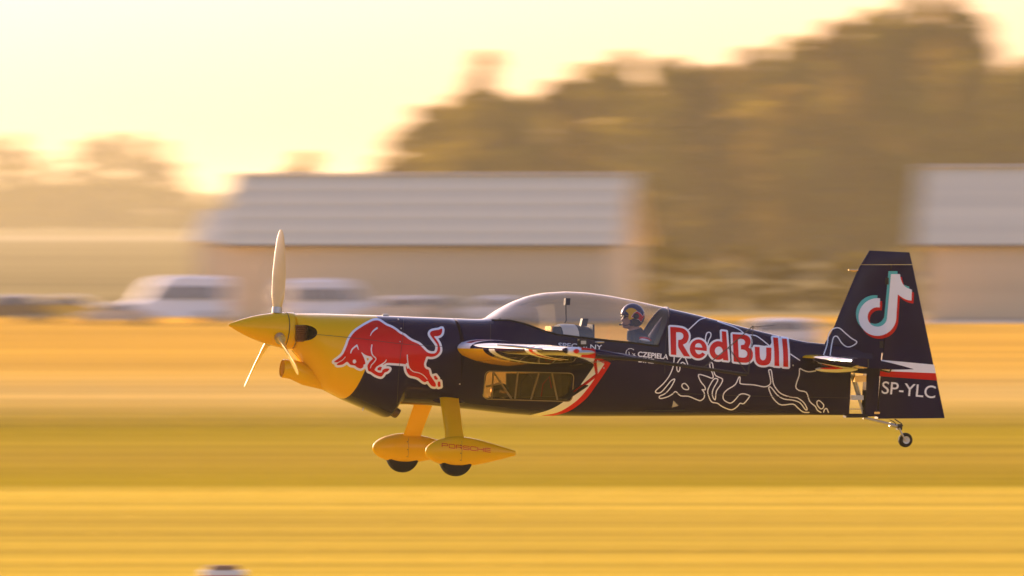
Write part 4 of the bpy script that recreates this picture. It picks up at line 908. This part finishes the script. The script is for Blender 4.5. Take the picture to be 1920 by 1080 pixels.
# --- nose
AX = Vector((math.cos(R(5.6)), 0, -math.sin(R(5.6)))); UP = Vector((math.sin(R(5.6)), 0, math.cos(R(5.6))))
tip = PV(428, 609); Ls = (P(547, 620)[0]-tip.x)/AX.x
prof = [(0, 0), (.008, .012), (.06, .036), (.14, .072), (.24, .108), (.34, .137), (.44, .158), (.52, .171), (.58, .179), (.62, .182), (Ls-.004, .184), (Ls, .180), (Ls, 0)]
spn = MB().lathe(tip, AX, prof, 48).build('spinner', YEL, plane, True, 50)
MB().lathe(tip, AX, [(Ls-.088, .1845), (Ls-.084, .1852), (Ls-.08, .1845)], 48).build('spinner_seam', M['line'], spn)
MB().lathe(tip, AX, [(Ls+.004, 0), (Ls+.004, .17), (Ls+.035, .17), (Ls+.035, 0)], 40).build('backplate', M['steel'], spn)
hub = tip+AX*(Ls-.17)
def blade(phi):
    d = UP*math.cos(phi)+Vector((0, 1, 0))*math.sin(phi); tq = AX.cross(d).normalized(); v, f = [], []; ns = 22; nc = 14
    for i in range(ns):
        t = i/(ns-1); r = .12+.885*t; ch = np.interp(t, [0, .08, .25, .5, .75, .93, 1], [.07, .085, .15, .17, .15, .11, .035]); th = ch*np.interp(t, [0, .1, .3, 1], [.9, .55, .2, .08]); tw = R(np.interp(t, [0, 1], [52, 18]))
        u = (tq*math.cos(tw)+AX*math.sin(tw)); w_ = (-tq*math.sin(tw)+AX*math.cos(tw)); sw = -.04*t*t
        for k in range(nc):
            a = 2*math.pi*k/nc; v.append(hub+d*r+u*(math.cos(a)*ch/2+sw)+w_*(math.sin(a)*th/2))
    for i in range(ns-1):
        for k in range(nc): f.append((i*nc+k, i*nc+(k+1) % nc, (i+1)*nc+(k+1) % nc, (i+1)*nc+k))
    f.append(tuple(range(nc-1, -1, -1))); f.append(tuple((ns-1)*nc+k for k in range(nc)))
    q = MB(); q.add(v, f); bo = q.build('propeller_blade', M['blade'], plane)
    MB().tube([hub+d*.165, hub+d*.225], .052, 20).build('blade_cuff', M['steel'], bo)
for k in range(3): blade(R(3+120*k))
# oil cooler scoop under the spinner
sc = [PV(531, 691, -.02), PV(548, 693, -.02), PV(575, 702, -.02), PV(615, 722, 0)]
so_ = MB().tube(sc, [.092, .098, .115, .06], 28, cap=False).build('air_scoop', YEL, plane)
MB().tube([sc[0]+Vector((-.012, 0, .001)), sc[0]+Vector((.006, 0, -.001))], [.088, .096], 28, cap=False).build('scoop_lip', YEL, so_)
MB().tube([sc[0]+Vector((.0, 0, 0)), sc[0]+Vector((.10, 0, -.01)), sc[0]+Vector((.101, 0, -.01))], [.086, .07, .001], 28, cap=False).build('scoop_throat', bsdf('throat_yellow', (.7, .38, .01), .5), so_)
# cylinder seen in the inlet
p = surf_pt(575, 624, side, -.3)
for s in (-1, 1): MB().lathe((p[0]-.02, s*(abs(p[1])-.10), p[2]-.09), (0, 0, 1), [(i*.0105, .058+(.01 if i % 2 else 0)) for i in range(17)], 20).build('engine_cylinder', bsdf('cylinder_brown', (.22, .09, .03), .35, metal=.7), ho_)
# exhaust
MB().tube([PV(718, 758, -.16), PV(736, 769, -.16), PV(746, 776, -.16)], [.048, .048, .050], 20, cap=False).build('exhaust_pipe', bsdf('exhaust_brown', (.10, .06, .03), .45, metal=.6), plane)
MB().tube([PV(724, 768, .14), PV(736, 772, .14), PV(743, 776, .14)], [.044, .046, .047], 20, cap=False).build('exhaust_pipe', M['matte'], plane)
MB().tube([PV(681, 766, 0), PV(680, 770, 0)], .006, 8).build('drain_tube', M['steel'], plane)
MB().add([tuple(PV(1263, 751, -.34)), tuple(PV(1260, 764, -.34)), tuple(PV(1272, 761, -.37)), tuple(PV(1274, 760, -.34))], [(0, 1, 2), (0, 2, 3), (0, 3, 1), (1, 3, 2)]).build('step_vane', M['gold'], plane, False)

# --- wings
def naca(t, n=26):
    x = (1-np.cos(np.linspace(0, math.pi, n)))/2; y = 5*t*(.2969*np.sqrt(x)-.126*x-.3516*x**2+.2843*x**3-.1036*x**4); return x, y
def wing(sg):
    """one wing half; stations run from the root to the squared tip, coloured bands by face"""
    p0, p1 = P(858, 653, -.44), P(1053, 656.5, -3.72); q1 = P(1203, 671, -3.72); c1 = q1[0]-p1[0]; c0 = 1.56; ns = 60; nx = 26; v, f, mi = [], [], []
    ysn = np.linspace(-.18, -3.72, ns); X0 = lambda y: p0[0]+(y+.44)/(-3.28)*(p1[0]-p0[0]); Z0 = lambda y: p0[2]+(y+.44)/(-3.28)*(p1[2]-p0[2]); C = lambda y: c0+(y+.44)/(-3.28)*(c1-c0); TH = lambda y: np.interp(-y, [.18, .44, 3.72], [.165, .16, .118])
    tn = math.tan(R(6.0)); XX, _ = naca(.15, nx)
    for y in ysn:
        x, t = naca(TH(y), nx); c = C(y)
        up = [(X0(y)+x[i]*c, sg*-y, Z0(y)-x[i]*c*tn+t[i]*c) for i in range(nx)]; lo = [(X0(y)+x[i]*c, sg*-y, Z0(y)-x[i]*c*tn-t[i]*c) for i in range(nx-2, 0, -1)]; v += up+lo
    N = 2*nx-2
    for j in range(ns-1):
        ym = -(ysn[j]+ysn[j+1])/2
        for k in range(N):
            f.append((j*N+k, j*N+(k+1) % N, (j+1)*N+(k+1) % N, (j+1)*N+k)); upp = k < nx-1; xc = XX[k] if upp else XX[min(nx-1, N-k)]
            m_ = 0
            if ym < .82: m_ = (1 if upp else 3) if xc < .30 else 0
            if ym < .72 and .52 < ym and upp and .02 < xc < .22: m_ = 2
            if not upp and ym < 1.25 and xc < .35: m_ = 3
            if 1.45 < ym < 1.62 and not upp and xc < .5: m_ = 1
            if 2.60 < ym < 2.71 or 2.83 < ym < 2.93: m_ = 1 if xc < .35 else 0
            if 2.71 < ym < 2.83: m_ = 2 if xc < .35 else 0
            mi.append(m_)
    f.append(tuple(range(N-1, -1, -1))); mi.append(0)
    me = mesh('wing', v, f, [NAVY, WHT, RED, YEL], False, mi)
    # tip cap split in coloured chord bands
    fixn(me); o = link('wing', me, plane); me.polygons.foreach_set('use_smooth', np.ones(len(me.polygons), dtype=bool)); me.set_sharp_from_angle(angle=R(40))
    base = (ns-1)*N; tv = [v[base+k] for k in range(N)]; cv, cf, cm_ = [], [], []
    mid = []
    for k in range(nx):
        u = tv[k]; l = tv[(N-k) % N] if k else tv[0]
        if k == nx-1: l = u
        mid.append((u, l))
    for (u, l) in mid:
        zc = (u[2]+l[2])/2
        cv += [u, (u[0], u[1]+sg*.03, u[2]*.75+zc*.25), (u[0], u[1]+sg*.045, zc), (l[0], l[1]+sg*.03, l[2]*.75+zc*.25), l]
    for k in range(nx-1):
        for j in range(4): cf.append((k*5+j, k*5+j+1, (k+1)*5+j+1, (k+1)*5+j)); cm_.append(0 if XX[k] < .045 else 1 if XX[k] < .20 else 2 if XX[k] < .38 else 0)
    tm_ = fixn(mesh('wing_tip', cv, cf, [NAVY, WHT, RED], True, cm_)); link('wing_tip', tm_, o)
    pt = lambda xc, dz=0, dy=0: Vector((X0(-3.72)+xc*C(-3.72), sg*(3.72+dy), Z0(-3.72)-xc*C(-3.72)*tn+dz))
    nv = MB().ell(pt(.26, 0, .06), (.105, .022, .022), 20, 10).build('nav_light', M['steel'], o)
    MB().ell(pt(.16, .004, .06), (.03, .026, .024), 14, 8).build('nav_lens', RED if sg < 0 else M['teal'], nv)
    # aileron seam, aileron spade on its arm
    for s2 in (1, -1):
        q = MB(); vv = []
        for y in (-1.0, -3.6):
            xx = X0(y)+.70*C(y); _, tt = naca(TH(y), 41); ti = float(np.interp(.70, naca(TH(y), 41)[0], tt))*C(y); zz = Z0(y)-.70*C(y)*tn+s2*(ti+.002)
            vv += [(xx-.006, sg*-y, zz+s2*.0), (xx+.006, sg*-y, zz+s2*.0), (xx+.006, sg*-y, zz+s2*.003), (xx-.006, sg*-y, zz+s2*.003)]
        q.add(vv, [(0, 1, 2, 3), (7, 6, 5, 4), (0, 4, 5, 1), (1, 5, 6, 2), (2, 6, 7, 3), (3, 7, 4, 0)]); q.build('aileron_seam', M['line'], o, False)
    ya = -1.9; a = Vector((X0(ya)+.78*C(ya), sg*-ya, Z0(ya)-.78*C(ya)*tn-.03)); b_ = a+Vector((.02, 0, -.13)); c = a+Vector((-.22, 0, -.30))
    ar = MB().tube([a, b_, c], [.018, .018, .012], 8).build('aileron_spade', RED, o)
    MB().box(tuple(c), (.26, .22, .012), M=Matrix.Rotation(R(-32), 3, 'Y')).build('spade_plate', M['matte'], ar, False)
    # hinge fairing at the trailing edge
    hx = PV(1174, 668, -3.6); hx.y *= -sg; MB().ell(hx, (.19, .03, .022), 20, 10, M=Matrix.Rotation(R(9), 3, 'Y')).build('hinge_fairing', NAVY, o)
    # sighting frame on the tip: a boom and thin rods forming a triangle
    yb = -3.80
    if sg < 0: pm = lambda a, b2: PV(a, b2, yb)
    else:
        def pm(a, b2):
            q = PV(a, b2, yb); return Vector((q.x, -q.y, q.z))
    bo = MB().tube([pm(1120, 668), pm(1200, 674), pm(1400, 702.5)], [.020, .019, .015], 10).build('sight_boom', M['matte'], o)
    MB().tube([pm(1412.5, 611), pm(1403, 702)], [.0045, .0045], 6).build('sight_rod', M['matte'], bo)
    MB().tube([pm(1412.5, 611), pm(1362, 655), pm(1314, 694)], .0055, 6).build('sight_rod', M['matte'], bo)
    MB().tube([pm(1366, 652), pm(1402, 701)], .0055, 6).build('sight_rod', M['matte'], bo)
    if sg < 0: MB().tube([pm(1413, 613), pm(1440, 611), pm(1452, 610)], .003, 5).build('sight_thread', M['matte'], bo)
    return o, X0, Z0, C, tn, TH
wn, WX, WZ, WC, WT, WTH = wing(-1); wing(1)
# pitot probe and small camera on the near wing
q0 = PV(948, 643.5, -3.1)
a = Vector((WX(-3.1)+.02, -3.1, WZ(-3.1))); MB().tube([a, a+Vector((-.30, 0, .035)), a+Vector((-.48, 0, .05))], [.013, .011, .006], 10).build('pitot_probe', M['steel'], wn)
y = -.62; zc_ = P(1092, 643, y); cb = MB().box(tuple(zc_), (.085, .06, .075)).build('action_camera', M['matte'], wn, False)
MB().box((zc_[0], zc_[1]-.032, zc_[2]+.005), (.055, .008, .035)).build('camera_screen', M['steel'], cb, False)
MB().box((zc_[0]-.01, zc_[1], zc_[2]-.055), (.03, .03, .05)).build('camera_mount', M['matte'], cb, False)

# --- tailplane
def stab(sg):
    p0, p1, q1 = P(1501, 670.5, -.10), P(1596, 677, -1.58), P(1714, 692, -1.58); c1 = q1[0]-p1[0]; c0 = 1.02; ns, nx = 30, 22; v, f, mi = [], [], []; ysn = np.linspace(-.03, -1.58, ns)
    X0 = lambda y: p0[0]+(y+.10)/(-1.48)*(p1[0]-p0[0]); Z0 = lambda y: p0[2]+(y+.10)/(-1.48)*(p1[2]-p0[2]); C = lambda y: c0+(y+.10)/(-1.48)*(c1-c0); tn = math.tan(R(7.2)); XX, _ = naca(.12, nx); N = 2*nx-2
    for y in ysn:
        x, t = naca(np.interp(-y, [0, 1.58], [.115, .135]), nx); c = C(y); v += [(X0(y)+x[i]*c, sg*-y, Z0(y)-x[i]*c*tn+t[i]*c) for i in range(nx)]+[(X0(y)+x[i]*c, sg*-y, Z0(y)-x[i]*c*tn-t[i]*c) for i in range(nx-2, 0, -1)]
    for j in range(ns-1):
        ym = -(ysn[j]+ysn[j+1])/2
        for k in range(N):
            f.append((j*N+k, j*N+(k+1) % N, (j+1)*N+(k+1) % N, (j+1)*N+k)); xc = XX[k] if k < nx-1 else XX[min(nx-1, N-k)]
            mi.append(3 if (xc < .25 and ym < .52 and k < nx-1) else 0)
    f.append(tuple(range(N-1, -1, -1))); mi.append(0); f.append(tuple((ns-1)*N+k for k in range(N))); mi.append(0)
    o = link('tailplane', fixn(mesh('tailplane', v, f, [NAVY, WHT, RED, YEL], True, mi)), plane); o.data.set_sharp_from_angle(angle=R(40))
    y = -1.58; xx = X0(y)+.27*C(y); q = MB().box((xx+.0, sg*1.583, Z0(y)-.27*C(y)*tn), (.012, .008, .085)); q.build('elevator_seam', M['line'], o, False)
    fr = MB().ell(tuple(P(1569, 692, -.16)*np.array([1, -sg, 1])), (.235, .05, .036), 24, 12).build('tailplane_fairing', WHT, o)
    MB().ell(tuple(P(1560, 690, -.20)*np.array([1, -sg, 1])), (.13, .024, .014), 20, 8).build('fairing_stripe', RED, fr)
    MB().tube([Vector(P(1650, 694, -.9)*np.array([1, -sg, 1])), Vector(P(1668, 698, -.9)*np.array([1, -sg, 1])), Vector(P(1671, 692, -.9)*np.array([1, -sg, 1]))], .008, 6).build('elevator_horn', M['matte'], o)
stab(-1); stab(1)

# --- open tail bay: tubes, lower plate, tail wheel
def tb(pts, r, name, mat, par=plane, y=0): return MB().tube([PV(a, b_, y) for a, b_ in pts], r, 10).build(name, mat, par)
tb([(1596, 702), (1619, 776)], .014, 'bay_tube', M['tube'], y=.02); tb([(1601, 700), (1613, 742)], .010, 'bay_tube', M['steel'], y=-.02)
pxbox(MB(), 1594, 741, 1616, 750, -.05, .05).build('bay_bracket', M['steel'], plane, False); pxbox(MB(), 1600, 704, 1622, 716, -.045, .045).build('bay_bracket', M['gold'], plane, False)
tb([(1592, 767), (1622, 767)], .004, 'control_cable', M['steel']); tb([(1592, 698), (1591, 776)], .008, 'bay_tube', M['matte'], y=-.03)
pxbox(MB(), 1584, 777.5, 1624, 783, -.05, .05).build('bay_plate', M['matte'], plane, False)
tb([(1621, 706), (1619, 770)], .010, 'bay_tube', M['gold'], y=.05)
link('stern_post', mesh('stern_post', [], [], NAVY, False), plane).data = prism_px([(1625, 690), (1637, 688), (1638, 640), (1655, 640), (1651, 690), (1643.5, 781), (1623, 781)], -.047, -.047, .047)
plane.children[-1]
for o in plane.children:
    if o.name == 'stern_post': o.data.materials.append(NAVY)
sp_ = tb([(1619, 783), (1650, 790.5), (1672, 796)], [.014, .013, .012], 'tail_spring', M['steel'])
tb([(1668, 796), (1690, 801)], [.022, .020], 'spring_clamp', M['steel'], sp_); pxbox(MB(), 1682, 795, 1690, 806, -.03, .03).build('swivel_head', M['matte'], sp_, False)
for s in (-.045, .045): tb([(1686, 803), (1690, 812), (1698, 825)], [.010, .009, .008], 'fork_arm', M['steel'], sp_, s)
for s in (-.05, .05): tb([(1668, 787), (1678, 792), (1680, 797)], .005, 'steering_link', M['matte'], sp_, s); tb([(1678, 786), (1690, 794), (1693, 799)], .006, 'steering_link', M['matte'], sp_, s*.5)
c = PV(1697.5, 825, 0); wt = MB().lathe(c, (0, -1, 0), [(-.028, 0), (-.03, .045), (-.034, .058), (-.028, .069), (-.012, .0745), (.012, .0745), (.028, .069), (.034, .058), (.03, .045), (.028, 0)], 32).build('tail_wheel', M['rubber'], plane)
MB().lathe(c, (0, -1, 0), [(.0285, .040), (.031, .038), (.0295, .02), (.036, .014), (.037, 0)], 24).build('rim', M['steel'], wt)

# --- main gear: legs, wheel pants, tyres
def pant_half(x, z, c):
    u = (x-c[0])/.945  # 0..1 from nose to tail
    u = np.clip(u, 1e-4, 1); ht = .149*np.interp(u, PU, PT); zc = c[2]-.005-.035*np.clip(u-.35, 0, 1)*1.0; q = np.clip(np.abs(z-zc)/np.maximum(ht, .004), 0, .998); return .115*np.interp(u, PU, PWD)*np.sqrt(1-q**2.2)
PU = np.concatenate([[0, .0015, .005, .011, .02, .033, .05, .07, .09], np.linspace(.115, 1, 34)])
PT = np.where(PU < .38, np.sqrt(np.clip(1-(np.clip(.38-PU, 0, 1)/.38)**2.1, 0, 1)), np.interp(PU, [.38, .5, .62, .75, .88, .965, 1], [1, .94, .80, .60, .38, .22, .17]))
PWD = np.where(PU < .32, np.sqrt(np.clip(1-(np.clip(.32-PU, 0, 1)/.32)**2.1, 0, 1)), np.interp(PU, [.32, .4, .6, .8, 1], [1, .98, .8, .5, .16]))
def pant(sg, pxn, pyn, ylat):
    c = P(pxn, pyn, ylat); us = PU; v, f = [], []; n = 28
    for u in us:
        x = c[0]+u*.945; ht = .149*np.interp(u, PU, PT); zc = c[2]-.005-.035*max(u-.35, 0); w_ = .115*np.interp(u, PU, PWD)
        for k in range(n):
            a = 2*math.pi*k/n; e = 2/2.2; v.append((x, ylat+w_*math.copysign(abs(math.cos(a))**(1 if False else .9), math.cos(a)), zc+ht*math.copysign(abs(math.sin(a))**e, math.sin(a))))
    for i in range(len(us)-1):
        for k in range(n): f.append((i*n+k, i*n+(k+1) % n, (i+1)*n+(k+1) % n, (i+1)*n+k))
    f.append(tuple(range(n-1, -1, -1))); f.append(tuple((len(us)-1)*n+k for k in range(n)))
    q = MB(); q.add(v, f); o = q.build('wheel_pant', YEL, plane, True, 50)
    wc = (c[0]+.318, ylat, c[2]-.083)
    MB().lathe(wc, (0, -1, 0), [(-.045, 0), (-.055, .10), (-.062, .14), (-.05, .162), (-.02, .170), (.02, .170), (.05, .162), (.062, .14), (.055, .10), (.045, 0)], 40).build('wheel', M['rubber'], o)
    MB().tube([(c[0]+.345, ylat-.1165, c[2]+.10), (c[0]+.345, ylat-.119, c[2]), (c[0]+.34, ylat-.116, c[2]-.1)], .0012, 6).build('pant_seam', M['line'], o)
    for dz in (.06, -.02, -.09): MB().ell((c[0]+.335, ylat-.114*math.sqrt(max(0, 1-(abs(dz)/.16)**2.2)), c[2]+dz), (.005, .004, .005), 8, 5).build('screw', M['line'], o)
    return o, c
pn, pc = pant(-1, 797.5, 846, -.80); pant(1, 698.5, 839.5, .80)
def leg(sg, top, bot, yt, yb2, w1, w2):
    a, b_ = PV(top[0], top[1], yt), PV(bot[0], bot[1], yb2); v, f = [], []; ns, nx = 14, 12; x_, t_ = naca(.22, nx)
    for j in range(ns):
        t = j/(ns-1); p = a.lerp(b_, t); c = w1+(w2-w1)*t+(.05*((t-.85)/.15)**2 if t > .85 else 0)
        for k in range(nx): v.append((p.x-c/2+x_[k]*c, p.y-t_[k]*c, p.z))
        for k in range(nx-2, 0, -1): v.append((p.x-c/2+x_[k]*c, p.y+t_[k]*c, p.z))
    N = 2*nx-2
    for j in range(ns-1):
        for k in range(N): f.append((j*N+k, j*N+(k+1) % N, (j+1)*N+(k+1) % N, (j+1)*N+k))
    f.append(tuple(range(N))); f.append(tuple((ns-1)*N+k for k in range(N-1, -1, -1)))
    q = MB(); q.add(v, f); q.build('gear_leg', YEL, plane)
leg(-1, (839, 722), (853, 826), -.17, -.80, .205, .185); leg(1, (801, 738), (769, 826), .20, .80, .205, .185)
for s, q in ((-1, surf_pt(846, 752, side, -.35)),): MB().ell((q[0]+.0, q[1]+.02, q[2]+.015), (.20, .055, .05), 24, 12).build('gear_fairing', NAVY, plane)
# PORSCHE on the near pant, wide square strokes
GL = {'P': [[(0, 0), (0, 1)], [(0, 1), (.9, 1), (1, .9), (1, .55), (.9, .45), (0, .45)]], 'O': [[(.1, 0), (.9, 0), (1, .1), (1, .9), (.9, 1), (.1, 1), (0, .9), (0, .1), (.1, 0)]], 'R': [[(0, 0), (0, 1)], [(0, 1), (.9, 1), (1, .9), (1, .55), (.9, .45), (0, .45)], [(.65, .45), (1, 0)]],
      'S': [[(1, .8), (1, .95), (.9, 1), (.1, 1), (0, .9), (0, .6), (.1, .52), (.9, .5), (1, .42), (1, .1), (.9, 0), (.1, 0), (0, .1), (0, .2)]], 'C': [[(1, .8), (.95, 1), (.1, 1), (0, .9), (0, .1), (.1, 0), (.95, 0), (1, .2)]], 'H': [[(0, 0), (0, 1)], [(1, 0), (1, 1)], [(0, .5), (1, .5)]], 'E': [[(1, 1), (.1, 1), (0, .9), (0, .1), (.1, 0), (1, 0)], [(0, .5), (.95, .5)]]}
def word(X, Y):
    d = np.full(X.shape, 1e9)
    for i, ch in enumerate('PORSCHE'):
        x0 = 828.8+i*13.35; y0 = 838.2+i*1.45
        for st_ in GL[ch]: d = np.minimum(d, stroked([(x0+a*10.6, y0-b_*6.6+a*1.15) for a, b_ in st_], 1.15, X, Y))
    return d
decal('lettering', word, (826, 829, 924, 850), .4, lambda x, z: pant_half(x, z, pc)+.80, RED, .003, pn, -.9)

# --- pilot: seated, looking forward (towards the nose)
def pilot():
    root = empty('person', tuple(Vector((PX0, PD, PZ0))), YAW, 'pilot in a dark blue helmet and sunglasses seated in the cockpit under the canopy', 'person')
    H = PV(1183, 594, 0)  # head centre
    def pt(dx, y, dz): return H+Vector((dx, y, dz))
    # joints: x towards the tail
    J = {'pelvis': pt(.30, 0, -.80), 'belly': pt(.24, 0, -.62), 'chest': pt(.13, 0, -.40), 'neckb': pt(.07, 0, -.235), 'neck': pt(.035, 0, -.15), 'head': pt(.01, 0, -.04)}
    vs, es, rs = [], [], []
    def add(p, r, par=None):
        vs.append(p); rs.append(r)
        if par is not None: es.append((par, len(vs)-1))
        return len(vs)-1
    pe = add(J['pelvis'], (.16, .13)); be = add(J['belly'], (.15, .12), pe); ch = add(J['chest'], (.18, .125), be); nb = add(J['neckb'], (.10, .085), ch); ne = add(J['neck'], (.06, .06), nb); add(J['head'], (.065, .07), ne)
    for s in (-1, 1):
        shd = add(pt(.11, s*.19, -.275), (.072, .072), nb); el = add(pt(.02, s*.25, -.50), (.05, .05), shd); wr = add(pt(-.18, s*.10, -.60), (.03, .033), el); pa = add(pt(-.25, s*.07, -.60), (.035, .022), wr)
        for k in range(4):
            o = Vector((-.035, s*(.03-.018*k), .01)); b0 = add(J_ := pt(-.27, s*.07, -.60)+Vector((-.01, s*(.027-.018*k), .012)), (.0095,)*2, pa); b1 = add(J_+Vector((-.03, -s*.004, -.006)), (.009,)*2, b0); add(J_+Vector((-.028, -s*.008, -.035-.003*k)), (.008,)*2, b1)
        t0 = add(pt(-.25, s*.035, -.585), (.0105,)*2, pa); add(pt(-.275, s*.015, -.60), (.009,)*2, t0)
        hp = add(pt(.24, s*.10, -.83), (.10, .095), pe); kn = add(pt(-.22, s*.14, -.70), (.062, .062), hp); an = add(pt(-.58, s*.12, -.90), (.042, .042), kn); add(pt(-.66, s*.12, -.84), (.04, .035), an)
    me = bpy.data.meshes.new('body'); me.from_pydata([tuple(v) for v in vs], es, []); o = bpy.data.objects.new('body', me); COL.objects.link(o)
    md = o.modifiers.new('s', 'SKIN'); md.use_smooth_shade = True; sv = me.skin_vertices[0].data
    for i, r in enumerate(rs): sv[i].radius = r; sv[i].use_root = (i == 0)
    o.modifiers.new('d', 'SUBSURF').levels = 2
    bpy.context.view_layer.update(); m2 = bpy.data.meshes.new_from_object(o.evaluated_get(bpy.context.evaluated_depsgraph_get())); bpy.data.objects.remove(o)
    m2.materials.clear(); m2.materials.append(M['suit']); m2.materials.append(M['skin'])
    hz_ = H.z-.145
    for p in m2.polygons:
        c = p.center
        if c.z > hz_ or (c.x < H.x-.19 and abs(c.y) < .2 and H.z-.66 < c.z < H.z-.55): p.material_index = 1
        p.use_smooth = True
    bo = link('body', m2, root)
    # head: profile swept outline with brow, nose, lips, chin
    prof = [(-.072, .060), (-.088, .035), (-.090, .012), (-.086, .000), (-.098, -.020), (-.113, -.038), (-.106, -.046), (-.092, -.050), (-.098, -.060), (-.092, -.066), (-.096, -.075), (-.087, -.083), (-.092, -.098), (-.082, -.112), (-.055, -.118)]
    v, f = [], []; nr = len(prof); nk = 15
    for (x, z) in prof:
        for k in range(nk):
            a = math.pi*(k/(nk-1))-math.pi/2; fr = x; nose = max(0, -x-.093)
            hw = .068-.018*max(0, -z-.05)/.07
            xx = fr+nose*(1-math.cos(a)**14)*1.0; xx = xx+(.115)*(1-math.cos(a)**.9 if abs(a) < 1.57 else 1); v.append((H.x+xx, H.y+hw*math.sin(a), H.z+z))
    for i in range(nr-1):
        for k in range(nk-1): f.append((i*nk+k, i*nk+k+1, (i+1)*nk+k+1, (i+1)*nk+k))
    f.append(tuple(range(nk))); f.append(tuple((nr-1)*nk+k for k in range(nk-1, -1, -1)))
    q = MB(); q.add(v, f); q.ell(pt(.005, 0, -.03), (.078, .064, .09), 18, 12); hd = q.build('head', M['skin'], root, True, 70)
    he = MB(); 
    # helmet: shell with the face opening left free
    v, f = [], []; nu, nv2 = 36, 22
    for i in range(nv2+1):
        th = math.pi*i/nv2*.80
        for j in range(nu):
            ph = 2*math.pi*j/nu; x = -math.sin(th)*math.cos(ph); y = math.sin(th)*math.sin(ph); z = math.cos(th); v.append((H.x+.018+x*.125, H.y+y*.112, H.z+.010+z*.128))
    for i in range(nv2):
        for j in range(nu):
            a = (i*nu+j, (i+1)*nu+j, (i+1)*nu+(j+1) % nu, i*nu+(j+1) % nu); c = sum((Vector(v[k]) for k in a), Vector())/4
            if c.x < H.x-.035 and c.z < H.z+.028: continue
            f.append(a)
    hm_ = mesh('helmet', v, f, M['helmet'], True); ho2 = link('helmet', hm_, root); md = ho2.modifiers.new('t', 'SOLIDIFY'); md.thickness = .010; md.offset = 1
    def hel(x, z): # helmet side surface measured from the head
        a = 1-((x-(H.x+.018))/.135)**2-((z-(H.z+.010))/.138)**2; return .122*np.sqrt(np.clip(a, .02, 1))
    HS = lambda pts: [(1000+a/7.2, 540+b_/7.2) for a, b_ in pts]
    yb_ = cr(HS([(1248, 310), (1290, 275), (1350, 275), (1400, 310), (1420, 350), (1370, 400), (1330, 420), (1300, 430), (1280, 400), (1290, 360), (1270, 330)]), True, 4)
    rb_ = HS([(1325, 390), (1360, 340), (1400, 315), (1450, 350), (1475, 385), (1490, 345), (1492, 380), (1465, 430), (1450, 455), (1420, 420), (1380, 415), (1350, 395)])
    decal('helmet_patch', lambda X, Y: polyd(yb_, X, Y), (1170, 573, 1202, 604), .5, hel, YEL, .002, ho2, -.1); decal('helmet_emblem', lambda X, Y: polyd(rb_, X, Y), (1180, 580, 1212, 606), .5, hel, RED, .0045, ho2, -.1)
    decal('helmet_emblem_edge', lambda X, Y: polyd(rb_, X, Y)-.6, (1180, 580, 1212, 606), .5, hel, WHT, .0032, ho2, -.1)
    for s in (-1, 1):
        MB().lathe((H.x+.010, H.y+s*.124, H.z-.0+.008), (0, s, 0), [(-.01, .030), (.012, .030), (.016, .022), (.016, 0)], 18).build('ear_button', M['matte'], ho2)
        MB().lathe((H.x+.022, H.y+s*.062, H.z-.052), (0, s, 0), [(0, .046), (.04, .046), (.048, .036), (.048, 0)], 20, sy=1).build('ear_cup', M['matte'], ho2)
        MB().ell(pt(-.082, s*.031, .003), (.011, .034, .021), 14, 8).build('sunglass_lens', M['matte'], hd)
        MB().tube([pt(-.078, s*.055, .006), pt(-.02, s*.072, .004)], .004, 6).build('sunglass_arm', M['matte'], hd)
        MB().ell(pt(.015, s*.066, -.03), (.02, .01, .03), 10, 8).build('ear', M['skin'], hd)
        MB().ell(pt(-.084, s*.030, .001), (.008, .012, .008), 10, 6).build('eye', M['white'], hd)
    MB().tube([pt(-.01, -.085, -.07), pt(-.08, -.075, -.085), pt(-.118, -.025, -.080)], .004, 6).build('microphone_boom', M['matte'], ho2); MB().ell(pt(-.122, -.015, -.078), (.012, .012, .010), 10, 6).build('microphone', M['matte'], ho2)
    MB().ell(pt(-.093, 0, -.071), (.010, .024, .006), 12, 6).build('mouth', bsdf('lips', (.3, .12, .09), .5), hd)
    # harness strap over the shoulder with white and red patch
    for s in (-1, 1):
        MB().tube([pt(.16, s*.10, -.26), pt(.08, s*.11, -.205), pt(-.02, s*.10, -.30), pt(-.01, s*.06, -.50)], .018, 6).build('harness_strap', RED if s < 0 else M['matte'], root)
    MB().ell(pt(.085, -.20, -.225), (.07, .05, .022), 14, 8, M=Matrix.Rotation(R(12), 3, 'Y')).build('shoulder_patch', RED, root); MB().ell(pt(.07, -.225, -.235), (.055, .045, .016), 14, 8, M=Matrix.Rotation(R(12), 3, 'Y')).build('shoulder_patch', WHT, root); MB().ell(pt(-.0, -.13, -.30), (.03, .02, .02), 12, 8).build('harness_buckle', M['gold'], root)
    MB().lathe(pt(.036, 0, -.125), (0.25, 0, -1), [(.02, .060), (.0, .066), (.0, .074), (.05, .092), (.09, .10)], 24).build('collar', M['suit'], root)
    return H
HH = pilot()
# seat and control stick
MB().box((HH.x+.30, 0, HH.z-.93), (.42, .40, .05)).box((HH.x+.47, 0, HH.z-.62), (.05, .40, .62), M=Matrix.Rotation(R(14), 3, 'Y')).build('seat', M['matte'], plane, False)
MB().tube([(HH.x-.28, 0, float(BOT(HH.x-.28))+.14), (HH.x-.27, 0, HH.z-.66), (HH.x-.27, 0, HH.z-.55)], [.012, .012, .018], 10).build('control_stick', M['matte'], plane)
